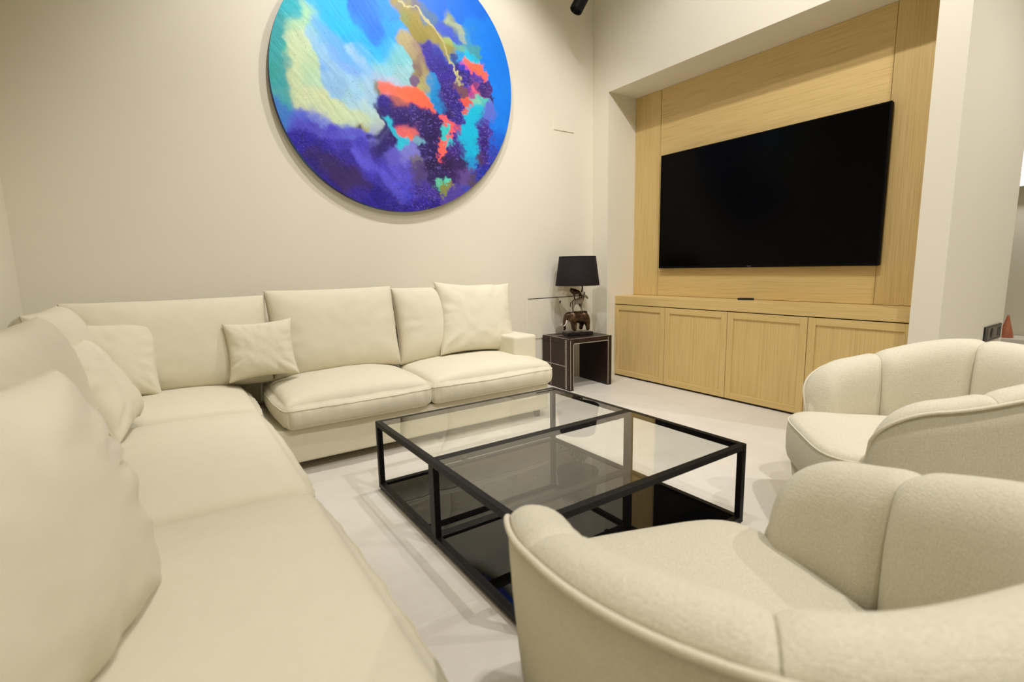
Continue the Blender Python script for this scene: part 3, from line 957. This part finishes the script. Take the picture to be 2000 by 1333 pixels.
# scatter cushions lying loose on the sofa
GRP = 'loose cream cushions on the sofa'
cu = place_cushion('scatter_cushion', 0.42, 0.38, 0.14, (-3.56, -0.51, 0.445), math.radians(24), math.radians(4), 51, roll_=math.radians(4), pull=0.09, wr=0.012)
tag(cu, 'small square cream scatter cushion leaning in the sofa corner', 'cushion', GRP)
cu = place_cushion('scatter_cushion', 0.34, 0.315, 0.13, (-2.885, -0.505, 0.452), math.radians(15), math.radians(-6), 52, roll_=math.radians(-2), pull=0.10, wr=0.012)
tag(cu, 'small cream scatter cushion standing over the gap left of the middle back cushion', 'cushion', GRP)
cu = place_cushion('scatter_cushion', 0.585, 0.505, 0.17, (-1.525, -0.50, 0.435), math.radians(17), math.radians(-4), 53, roll_=math.radians(3), pull=0.10, wr=0.014)
tag(cu, 'largest cream scatter cushion propped beside the right arm of the sofa', 'cushion', GRP)
cu = place_cushion('scatter_cushion', 0.42, 0.38, 0.17, (-3.445, -1.10, 0.435), math.radians(27), math.radians(84), 54, pull=0.10, wr=0.014)
tag(cu, 'cream scatter cushion seen edge on, leaning against the left wall back cushions', 'cushion', GRP)

# ------------------------------------------------------------------ leather side table
st = thing('side_table', 'dark brown stitched leather waterfall side table beside the sofa arm', 'side table', (-0.40, -0.232, 0), math.radians(-4))
SW, SD, SH, ST = 0.225, 0.195, 0.43, 0.045
box('top_board', (-SW, -SD, SH - ST), (SW, SD, SH), 'leather', st, 0.004, 2)
for sx in (-1, 1):
    x0, x1 = (-SW, -SW + ST) if sx < 0 else (SW - ST, SW)
    box('side_panel', (x0, -SD, 0), (x1, SD, SH - ST - 0.001), 'leather', st, 0.004, 2)


def stitch(p, q, nrm):
    p, q = Vector(p), Vector(q)
    L = (q - p).length
    n_ = max(2, int(L / 0.013))
    bm = bmesh.new()
    d = (q - p).normalized()
    s2 = d.cross(Vector(nrm)).normalized()
    for i in range(n_):
        c = p + d * (i + 0.5) * (L / n_)
        vs = []
        for a in (-0.0052, 0.0052):
            for b_ in (-0.0022, 0.0022):
                for e_ in (-0.0008, 0.0014):
                    vs.append(bm.verts.new(c + d * a + s2 * b_ + Vector(nrm) * e_))
        for f in ((0, 1, 3, 2), (4, 6, 7, 5), (0, 4, 5, 1), (2, 3, 7, 6), (0, 2, 6, 4), (1, 5, 7, 3)):
            bm.faces.new([vs[k] for k in f])
    return from_bm('stitching', bm, 'stitch', st)


for y in (-SD + 0.04, -SD + 0.055, 0.07):
    stitch((-SW, y, 0.01), (-SW, y, SH - 0.008), (-1, 0, 0))
stitch((-SW, -SD + 0.06, 0.20), (-SW, SD - 0.01, 0.20), (-1, 0, 0))
stitch((-SW + 0.012, -SD, 0.01), (-SW + 0.012, -SD, SH - 0.01), (0, -1, 0))
stitch((-SW + ST - 0.004, -SD, 0.01), (-SW + ST - 0.004, -SD, SH - ST), (0, -1, 0))
stitch((SW - ST + 0.006, -SD, 0.01), (SW - ST + 0.006, -SD, SH - 0.01), (0, -1, 0))
stitch((-SW + ST, -SD, SH - ST + 0.006), (SW - ST, -SD, SH - ST + 0.006), (0, -1, 0))
stitch((-SW + 0.02, -SD + 0.012, SH), (SW - 0.01, -SD + 0.012, SH), (0, 0, 1))
stitch((-SW + 0.012, -SD + 0.02, SH), (-SW + 0.012, SD - 0.01, SH), (0, 0, 1))
stitch((-SW + 0.02, 0.06, SH), (SW - 0.02, 0.06, SH), (0, 0, 1))

# ------------------------------------------------------------------ animal lamp
lamp = thing('table_lamp', 'table lamp with stacked bronze elephant, zebra and big cat under a black shade', 'lamp', (-0.385, -0.225, SH + 0.0018), math.radians(-16))
boxo = box('plinth', (-0.12, -0.06, 0.0), (0.12, 0.06, 0.028), 'plinth', lamp, 0.003, 2)


def skin(name, verts, edges, radii, m, parent, loc, scale, sub=2):
    me = bpy.data.meshes.new(name)
    me.from_pydata([tuple(Vector(v) * scale) for v in verts], edges, [])
    o = link(name, me, m, parent)
    o.location = loc
    md = o.modifiers.new('skin', 'SKIN')
    sv = me.skin_vertices[0].data if me.skin_vertices else None
    if sv is None:
        bm = bmesh.new()
        bm.from_mesh(me)
        bm.verts.layers.skin.verify()
        bm.to_mesh(me)
        bm.free()
        sv = me.skin_vertices[0].data
    for i, r_ in enumerate(radii):
        rr = r_ if isinstance(r_, tuple) else (r_, r_)
        sv[i].radius = (rr[0] * scale, rr[1] * scale)
        sv[i].use_root = (i == 0)
    md.use_smooth_shade = True
    sd = o.modifiers.new('subdivision', 'SUBSURF')
    sd.levels = sub
    sd.render_levels = sub
    return o


def quad_animal(name, spec, m, loc, scale, face, squash=0.8):
    """face=-1: head towards -x. spec holds the joints as (x, y, z) with +x towards the head"""
    V, E, Rr = [], [], []

    def add(p, r, link_to=None):
        V.append((p[0] * squash * -1 * (1 if face < 0 else -1), p[1], p[2]))
        Rr.append(r)
        if link_to is not None:
            E.append((link_to, len(V) - 1))
        return len(V) - 1
    ids = {}
    for key, p, r, par in spec:
        ids[key] = add(p, r, ids[par] if par else None)
    return skin(name, V, E, Rr, m, lamp, loc, scale)


ELE = [('b1', (0.0, 0, 0.60), 0.255, None), ('rump', (-0.34, 0, 0.60), 0.225, 'b1'), ('sh', (0.30, 0, 0.63), 0.24, 'b1'), ('neck', (0.48, 0, 0.68), 0.17, 'sh'),
       ('head', (0.64, 0, 0.70), 0.185, 'neck'), ('brow', (0.76, 0, 0.60), 0.13, 'head'), ('t1', (0.83, 0, 0.44), 0.085, 'brow'), ('t2', (0.84, 0.0, 0.28), 0.062, 't1'),
       ('t3', (0.80, 0.02, 0.15), 0.05, 't2'), ('t4', (0.86, 0.03, 0.07), 0.04, 't3'),
       ('fl1', (0.34, -0.15, 0.40), 0.115, 'sh'), ('fl2', (0.36, -0.17, 0.18), 0.085, 'fl1'), ('fl3', (0.37, -0.17, 0.03), 0.095, 'fl2'),
       ('fr1', (0.28, 0.15, 0.40), 0.115, 'sh'), ('fr2', (0.22, 0.17, 0.18), 0.085, 'fr1'), ('fr3', (0.22, 0.17, 0.03), 0.095, 'fr2'),
       ('hl1', (-0.36, -0.15, 0.40), 0.135, 'rump'), ('hl2', (-0.42, -0.17, 0.19), 0.085, 'hl1'), ('hl3', (-0.40, -0.17, 0.03), 0.095, 'hl2'),
       ('hr1', (-0.30, 0.15, 0.40), 0.135, 'rump'), ('hr2', (-0.22, 0.17, 0.19), 0.085, 'hr1'), ('hr3', (-0.20, 0.17, 0.03), 0.095, 'hr2'),
       ('tl1', (-0.55, 0, 0.62), 0.05, 'rump'), ('tl2', (-0.63, 0, 0.45), 0.022, 'tl1'), ('tl3', (-0.62, 0, 0.26), 0.026, 'tl2')]
ele = quad_animal('elephant_figure', ELE, 'bronze', (0.015, 0, 0.028), 0.205, -1)


def ellipsoid(name, c, rad, m, parent, rot=(0, 0, 0), n=16):
    V, Fc = [], []
    for i in range(n + 1):
        th = PI * i / n
        for j in range(n):
            a = 2 * PI * j / n
            V.append((rad[0] * math.sin(th) * math.cos(a), rad[1] * math.sin(th) * math.sin(a), rad[2] * math.cos(th)))
    for i in range(n):
        for j in range(n):
            Fc.append((i * n + j, (i + 1) * n + j, (i + 1) * n + (j + 1) % n, i * n + (j + 1) % n))
    o = mesh(name, V, Fc, m, parent)
    o.location = c
    o.rotation_euler = rot
    return o


K = 0.205
for sy in (-1, 1):
    ellipsoid('ear', (-0.42 * K, sy * 0.215 * K, 0.62 * K), (0.155 * K, 0.035 * K, 0.22 * K), 'bronze', ele, (sy * 0.25, 0.1, sy * 0.5))
    tube('tusk', [(-0.60 * K, sy * 0.09 * K, 0.50 * K), (-0.66 * K, sy * 0.13 * K, 0.36 * K), (-0.74 * K, sy * 0.14 * K, 0.28 * K), (-0.82 * K, sy * 0.13 * K, 0.27 * K)],
         [0.03 * K, 0.028 * K, 0.02 * K, 0.006 * K], 'stitch', ele, 8)

# zebra stripes: bands of dark bronze on a pale silver bronze body
zm = mat('striped_bronze', (0.3, 0.25, 0.18), 0.45, 0.15)
n, l, b = nodes(zm)
tcn = n.new('ShaderNodeTexCoord')
wv = n.new('ShaderNodeTexWave')
wv.inputs['Scale'].default_value = 24
wv.inputs['Distortion'].default_value = 3.0
wv.inputs['Detail'].default_value = 1.0
l.new(tcn.outputs['Object'], wv.inputs['Vector'])
rp = n.new('ShaderNodeValToRGB')
rp.color_ramp.elements[0].position, rp.color_ramp.elements[0].color = 0.42, (0.022, 0.014, 0.009, 1)
rp.color_ramp.elements[1].position, rp.color_ramp.elements[1].color = 0.56, (0.6, 0.53, 0.4, 1)
l.new(wv.outputs['Fac'], rp.inputs[0])
l.new(rp.outputs[0], b.inputs['Base Color'])
M['zebra'] = zm
ZEB = [('b1', (0.0, 0, 0.62), 0.165, None), ('rump', (-0.30, 0, 0.65), 0.165, 'b1'), ('sh', (0.26, 0, 0.64), 0.15, 'b1'), ('neck', (0.42, 0, 0.80), 0.10, 'sh'),
       ('poll', (0.55, 0, 0.98), 0.085, 'neck'), ('face', (0.68, 0, 0.90), 0.07, 'poll'), ('muz', (0.80, 0, 0.80), 0.055, 'face'), ('lip', (0.85, 0, 0.76), 0.045, 'muz'),
       ('fl1', (0.28, -0.09, 0.42), 0.06, 'sh'), ('fl2', (0.29, -0.09, 0.22), 0.038, 'fl1'), ('fl3', (0.30, -0.09, 0.02), 0.04, 'fl2'),
       ('fr1', (0.24, 0.09, 0.42), 0.06, 'sh'), ('fr2', (0.36, 0.09, 0.22), 0.038, 'fr1'), ('fr3', (0.42, 0.09, 0.02), 0.04, 'fr2'),
       ('hl1', (-0.32, -0.10, 0.46), 0.085, 'rump'), ('hl2', (-0.42, -0.10, 0.26), 0.045, 'hl1'), ('hl3', (-0.37, -0.10, 0.02), 0.042, 'hl2'),
       ('hr1', (-0.28, 0.10, 0.46), 0.085, 'rump'), ('hr2', (-0.32, 0.10, 0.26), 0.045, 'hr1'), ('hr3', (-0.24, 0.10, 0.02), 0.042, 'hr2'),
       ('tl1', (-0.48, 0, 0.66), 0.03, 'rump'), ('tl2', (-0.55, 0, 0.50), 0.024, 'tl1'), ('tl3', (-0.54, 0, 0.34), 0.03, 'tl2')]
ez_z = 0.028 + 0.82 * K
KZ = 0.150
zeb = quad_animal('zebra_figure', ZEB, 'zebra', (0.0, 0, ez_z - 0.004), KZ, 1)
for sy in (-1, 1):
    ellipsoid('ear', (0.43 * KZ, sy * 0.05 * KZ, 1.09 * KZ), (0.03 * KZ, 0.02 * KZ, 0.07 * KZ), 'zebra', zeb, (sy * -0.3, 0, 0), 10)
ellipsoid('mane', (0.35 * KZ, 0, 0.93 * KZ), (0.05 * KZ, 0.02 * KZ, 0.17 * KZ), 'bronze_dark', zeb, (0, 0.62, 0), 10)
CAT = [('b1', (0.0, 0, 0.55), 0.15, None), ('rump', (-0.32, 0, 0.55), 0.145, 'b1'), ('sh', (0.30, 0, 0.58), 0.17, 'b1'), ('neck', (0.46, 0, 0.66), 0.21, 'sh'),
       ('head', (0.60, 0, 0.70), 0.21, 'neck'), ('muz', (0.74, 0, 0.64), 0.085, 'head'),
       ('fl1', (0.32, -0.10, 0.36), 0.075, 'sh'), ('fl2', (0.31, -0.10, 0.18), 0.05, 'fl1'), ('fl3', (0.34, -0.10, 0.02), 0.06, 'fl2'),
       ('fr1', (0.28, 0.10, 0.36), 0.075, 'sh'), ('fr2', (0.20, 0.10, 0.18), 0.05, 'fr1'), ('fr3', (0.22, 0.10, 0.02), 0.06, 'fr2'),
       ('hl1', (-0.34, -0.10, 0.38), 0.095, 'rump'), ('hl2', (-0.44, -0.10, 0.20), 0.05, 'hl1'), ('hl3', (-0.38, -0.10, 0.02), 0.06, 'hl2'),
       ('hr1', (-0.30, 0.10, 0.38), 0.095, 'rump'), ('hr2', (-0.38, 0.10, 0.20), 0.05, 'hr1'), ('hr3', (-0.30, 0.10, 0.02), 0.06, 'hr2')]
KC = 0.112
cz = ez_z + 0.76 * KZ
cat = quad_animal('big_cat_figure', CAT, 'bronze_dark', (-0.005, 0, cz - 0.004), KC, -1)
for sy in (-1, 1):
    ellipsoid('ear', (-0.46 * KC, sy * 0.11 * KC, 0.85 * KC), (0.03 * KC, 0.045 * KC, 0.05 * KC), 'bronze_dark', cat, (0, 0, 0), 10)
tz = cz + 0.60 * KC
tube('tail_stem', [(0.040, 0, tz - 0.012), (0.047, 0, tz + 0.015), (0.046, 0, tz + 0.045), (0.036, 0, tz + 0.066), (0.016, 0, tz + 0.08), (0.004, 0, tz + 0.098), (0.0, 0, tz + 0.125), (0, 0, tz + 0.17)],
     [0.008, 0.007, 0.006, 0.006, 0.006, 0.006, 0.006, 0.006], 'bronze_dark', lamp, 10)
shz = 0.425
shd = lathe('lamp_shade', [(0.188, shz), (0.155, shz + 0.245), (0.152, shz + 0.245), (0.185, shz), (0.188, shz)], 'shade', lamp, 48)
tube('shade_ring', [(0.154 * math.cos(a), 0.154 * math.sin(a), shz + 0.243) for a in np.linspace(0, 2 * PI, 40, endpoint=False)], 0.003, 'shade', shd, 6, True)
tube('shade_ring', [(0.187 * math.cos(a), 0.187 * math.sin(a), shz + 0.002) for a in np.linspace(0, 2 * PI, 40, endpoint=False)], 0.003, 'shade', shd, 6, True)
for k in range(3):
    a = k * 2 * PI / 3
    tube('shade_spoke', [(0.005 * math.cos(a), 0.005 * math.sin(a), shz + 0.10), (0.174 * math.cos(a), 0.174 * math.sin(a), shz + 0.10)], 0.002, 'black_metal', shd, 6)
lathe('bulb', [(0.012, tz + 0.16), (0.014, tz + 0.19), (0.03, tz + 0.225), (0.03, tz + 0.25), (0.016, tz + 0.275), (0.001, tz + 0.28)], 'white_plastic', lamp, 20)

# ------------------------------------------------------------------ tub armchairs
AR, AD, AFR, YTIP, YC = 0.346, 0.336, 0.40, 0.24, -0.06


def _plan_table():
    th = np.linspace(-0.75, PI + 0.75, 1200)
    c, s_ = np.cos(th), np.sin(th)
    ex = 2.8
    x = AR * np.sign(c) * np.abs(c) ** (2 / ex)
    y = YC - np.where(s_ > 0, AD, AFR) * np.sign(s_) * np.abs(s_) ** (2 / ex)
    k = y <= YTIP
    x, y = x[k], y[k]
    L = np.r_[0, np.cumsum(np.hypot(np.diff(x), np.diff(y)))]
    tx, ty = np.gradient(x, L), np.gradient(y, L)
    nn = np.c_[-ty, tx]
    nn /= np.linalg.norm(nn, axis=1)[:, None]
    return x, y, L, nn


PT_X, PT_Y, PT_L, PT_N = _plan_table()
LT = float(PT_L[-1])


def plan(sv):
    """centre line of the shell, from the right arm front round the back to the left arm front; returns point and outward normal"""
    nx, ny = np.interp(sv, PT_L, PT_N[:, 0]), np.interp(sv, PT_L, PT_N[:, 1])
    return Vector((float(np.interp(sv, PT_L, PT_X)), float(np.interp(sv, PT_L, PT_Y)), 0)), Vector((float(nx), float(ny), 0)).normalized()


def top_h(sv):
    e = min(sv, LT - sv)
    t_ = min(1, max(0, (e - 0.05) / 0.55))
    base_h = 0.593 + 0.111 * (t_ * t_ * (3 - 2 * t_))
    rr = 0.15
    if e < rr:
        q = 1 - e / rr
        base_h -= 0.17 * (1 - math.sqrt(max(0, 1 - q * q)))
    return base_h


OUT_T, IN_T = 0.055, 0.066


def tip_f(sv):
    """the shell thins to a rounded nose at the arm fronts"""
    e = min(sv, LT - sv)
    q = 1 - min(e, 0.045) / 0.045
    return 0.42 + 0.58 * math.sqrt(max(0.0, 1 - q * q))



def make_armchair(label, loc, rotz):
    ch = thing('tub_armchair', label, 'armchair', loc, rotz, 'pair of cream tub armchairs')
    NS = 120
    ss = [0.5 * LT * (1 - math.cos(PI * i / NS)) * 0.35 + 0.65 * LT * i / NS for i in range(NS + 1)]
    ss = [x * LT / ss[-1] for x in ss]
    zb_ = 0.03
    # outer shell
    V, Fc = [], []
    prof_n = 8
    for sv in ss:
        p, nn = plan(sv)
        H = top_h(sv) - 0.028
        for k in range(prof_n + 1):
            f_ = k / prof_n
            z = zb_ + (H - zb_) * f_
            o_ = OUT_T - 0.05 * (1 - f_) ** 1.5 * (1.0 if f_ < 1 else 0)
            V.append(p + nn * (o_ * tip_f(sv)) + Vector((0, 0, z)))
        for k in range(prof_n + 1):
            f_ = 1 - k / prof_n
            z = zb_ + (H - zb_) * f_
            V.append(p - nn * (0.02 * tip_f(sv)) + Vector((0, 0, z)))
    m_ = 2 * (prof_n + 1)
    for i in range(NS):
        for k in range(m_):
            Fc.append((i * m_ + k, i * m_ + (k + 1) % m_, (i + 1) * m_ + (k + 1) % m_, (i + 1) * m_ + k))
    Fc.append(tuple(range(m_)))
    Fc.append(tuple(NS * m_ + k for k in range(m_ - 1, -1, -1)))
    sh = mesh('outer_shell', V, Fc, 'boucle', ch)
    # piping along the outer top edge and down both arm fronts
    pts = []
    for z in (0.05, 0.12, 0.19, 0.26, 0.33, 0.38):
        p, nn = plan(0)
        pts.append(p + nn * ((OUT_T - 0.05 * (1 - min(1, z / 0.45)) ** 1.5) * 0.3) + Vector((0, 0.003, z)))
    for sv in ss[1:-1]:
        p, nn = plan(sv)
        pts.append(p + nn * ((OUT_T + 0.002) * tip_f(sv)) + Vector((0, 0, top_h(sv) - 0.026)))
    for z in (0.38, 0.33, 0.26, 0.19, 0.12, 0.05):
        p, nn = plan(LT)
        pts.append(p + nn * ((OUT_T - 0.05 * (1 - min(1, z / 0.45)) ** 1.5) * 0.3) + Vector((0, 0.003, z)))
    tube('piping', pts, 0.0052, 'boucle_welt', ch, 8)
    # five padded inner panels
    cuts = [0.0, 0.275, 0.62, LT - 0.62, LT - 0.275, LT]
    for c in range(5):
        a, b_ = cuts[c], cuts[c + 1]
        n_ = 26
        V, Fc = [], []
        rows = []
        for i in range(n_ + 1):
            f_ = i / n_
            sv = a + (b_ - a) * (0.5 - 0.5 * math.cos(PI * f_))
            fr_ = (sv - a) / (b_ - a)
            ends = [c == 0 and fr_ < 0.5, c == 4 and fr_ > 0.5]
            e = min(fr_, 1 - fr_) * (b_ - a)
            pin = 0.022 * max(0, 1 - e / 0.035) ** 2          # pinch at the seams
            if (c == 0 and fr_ < 0.5) or (c == 4 and fr_ > 0.5):
                pin = 0.018 * max(0, 1 - e / 0.05) ** 2
            p, nn = plan(sv)
            fw = 0.0
            H = top_h(sv) - pin * 0.55
            zi = 0.10
            yo = Vector((0, 0.012 * (1 if e > 0.0 else 0), 0)) if False else Vector((0, 0, 0))
            sec = [(OUT_T - 0.001, H - 0.034), (OUT_T - 0.004, H - 0.020 + pin * 0.3), (OUT_T - 0.022, H - 0.005), (0.012, H), (-0.018, H - 0.004), (-0.045, H - 0.02), (-IN_T - 0.004 + pin, H - 0.055),
                   (-IN_T - 0.014 + pin, H - 0.11), (-IN_T - 0.016 + pin, (H + zi) / 2), (-IN_T - 0.008 + pin, zi + 0.05), (-IN_T + pin, zi), (0.0, zi), (0.02, zi + 0.05), (0.03, H - 0.05)]
            base_i = len(V)
            for o_, z in sec:
                V.append(p + nn * (o_ * tip_f(sv)) + Vector((0, 0, z)))
            rows.append(base_i)
        m_ = len(sec)
        for i in range(n_):
            for k in range(m_):
                Fc.append((rows[i] + k, rows[i + 1] + k, rows[i + 1] + (k + 1) % m_, rows[i] + (k + 1) % m_))
        # round off both ends: the section shrinks to its middle, pushed forward a little at the arm fronts
        for end, (row, sv, fl_) in enumerate(((rows[0], a, False), (rows[-1], b_, True))):
            d_ = (plan(sv)[0] - plan(sv + (0.02 if end == 0 else -0.02))[0]).normalized()
            push = 0.012 if (c == 0 and end == 0) or (c == 4 and end == 1) else 0.0
            ring0 = [V[row + k] for k in range(m_)]
            zs_ = [v.z for v in ring0]
            pc = plan(sv)[0] - plan(sv)[1] * 0.008
            cur = row
            for fac, ph in ((0.35, 0.6), (0.75, 0.9), (0.97, 1.0)):
                st_ = len(V)
                for v in ring0:
                    tgt = Vector((pc.x, pc.y, min(max(v.z, min(zs_) + 0.04), max(zs_) - 0.05)))
                    V.append(v.lerp(tgt, fac) + d_ * push * ph)
                for k in range(m_):
                    q = (cur + k, cur + (k + 1) % m_, st_ + (k + 1) % m_, st_ + k)
                    Fc.append(q if not fl_ else q[::-1])
                cur = st_
        pn = mesh('inner_panel', V, Fc, 'boucle', ch)
        sd = pn.modifiers.new('subdivision', 'SUBSURF')
        sd.levels = 1
        sd.render_levels = 1
    # seat cushion: rounded front, follows the inside of the shell
    V, Fc = [], []
    NA = 72
    prof = [(rr_, z_ - 0.034) for rr_, z_ in ((0.90, 0.245), (0.985, 0.252), (1.0, 0.275), (1.004, 0.33), (1.0, 0.372), (0.988, 0.398), (0.965, 0.412), (0.92, 0.420), (0.80, 0.428), (0.6, 0.434), (0.3, 0.437), (0.02, 0.438))]

    def seat_plan(a):
        # superellipse: half width .262, from y=-0.26 (back) to y=+0.37 (front)
        cx_, sx_ = math.cos(a), math.sin(a)
        ex_ = 5.0 if sx_ > 0 else 2.4
        rx, ry = 0.262, (0.315 if sx_ > 0 else 0.355)
        k_ = (abs(cx_) ** ex_ + abs(sx_) ** ex_) ** (-1 / ex_)
        x, y = rx * cx_ * k_, 0.045 + ry * sx_ * k_
        w_ = min(1.0, max(0.0, (y - 0.16) / 0.12))
        return x * (1 + 0.10 * w_ * w_ * (3 - 2 * w_) * (1 if abs(x) > 0.1 else abs(x) / 0.1)), y
    for rr, z in prof:
        for j in range(NA):
            x, y = seat_plan(2 * PI * j / NA)
            V.append((x * rr, 0.045 + (y - 0.045) * rr, z))
    for i in range(len(prof) - 1):
        for j in range(NA):
            Fc.append((i * NA + j, i * NA + (j + 1) % NA, (i + 1) * NA + (j + 1) % NA, (i + 1) * NA + j))
    Fc.append(tuple(range(NA - 1, -1, -1)))
    Fc.append(tuple((len(prof) - 1) * NA + j for j in range(NA)))
    seat = mesh('seat', V, Fc, 'boucle', ch)
    pts = [(seat_plan(2 * PI * j / NA)[0] * 0.99, 0.045 + (seat_plan(2 * PI * j / NA)[1] - 0.045) * 0.99, 0.365) for j in range(NA)]
    tube('seam', pts, 0.003, 'boucle_welt', seat, 6, True)
    # recessed base under the seat
    V, Fc = [], []
    for z, k_ in ((0.02, 0.90), (0.2, 0.97)):
        for j in range(NA):
            x, y = seat_plan(2 * PI * j / NA)
            V.append((x * k_, 0.045 + (y - 0.045) * k_ - 0.01, z))
    for j in range(NA):
        Fc.append((j, (j + 1) % NA, NA + (j + 1) % NA, NA + j))
    Fc.append(tuple(range(NA - 1, -1, -1)))
    Fc.append(tuple(NA + j for j in range(NA)))
    mesh('base', V, Fc, 'boucle', ch)
    for (x, y) in ((0.2, 0.26), (-0.2, 0.26), (0.2, -0.2), (-0.2, -0.2)):
        lathe('foot', [(0.018, 0.0), (0.02, 0.03)], 'dark_plastic', ch, 12, (x, y, 0))
    return ch


make_armchair('nearest cream boucle tub armchair with channelled back in the right foreground', (-2.490, -3.015, 0), math.radians(-19.5))
make_armchair('cream boucle tub armchair beside the pillar, behind the nearest one', (-1.088, -2.82, 0), math.radians(42))
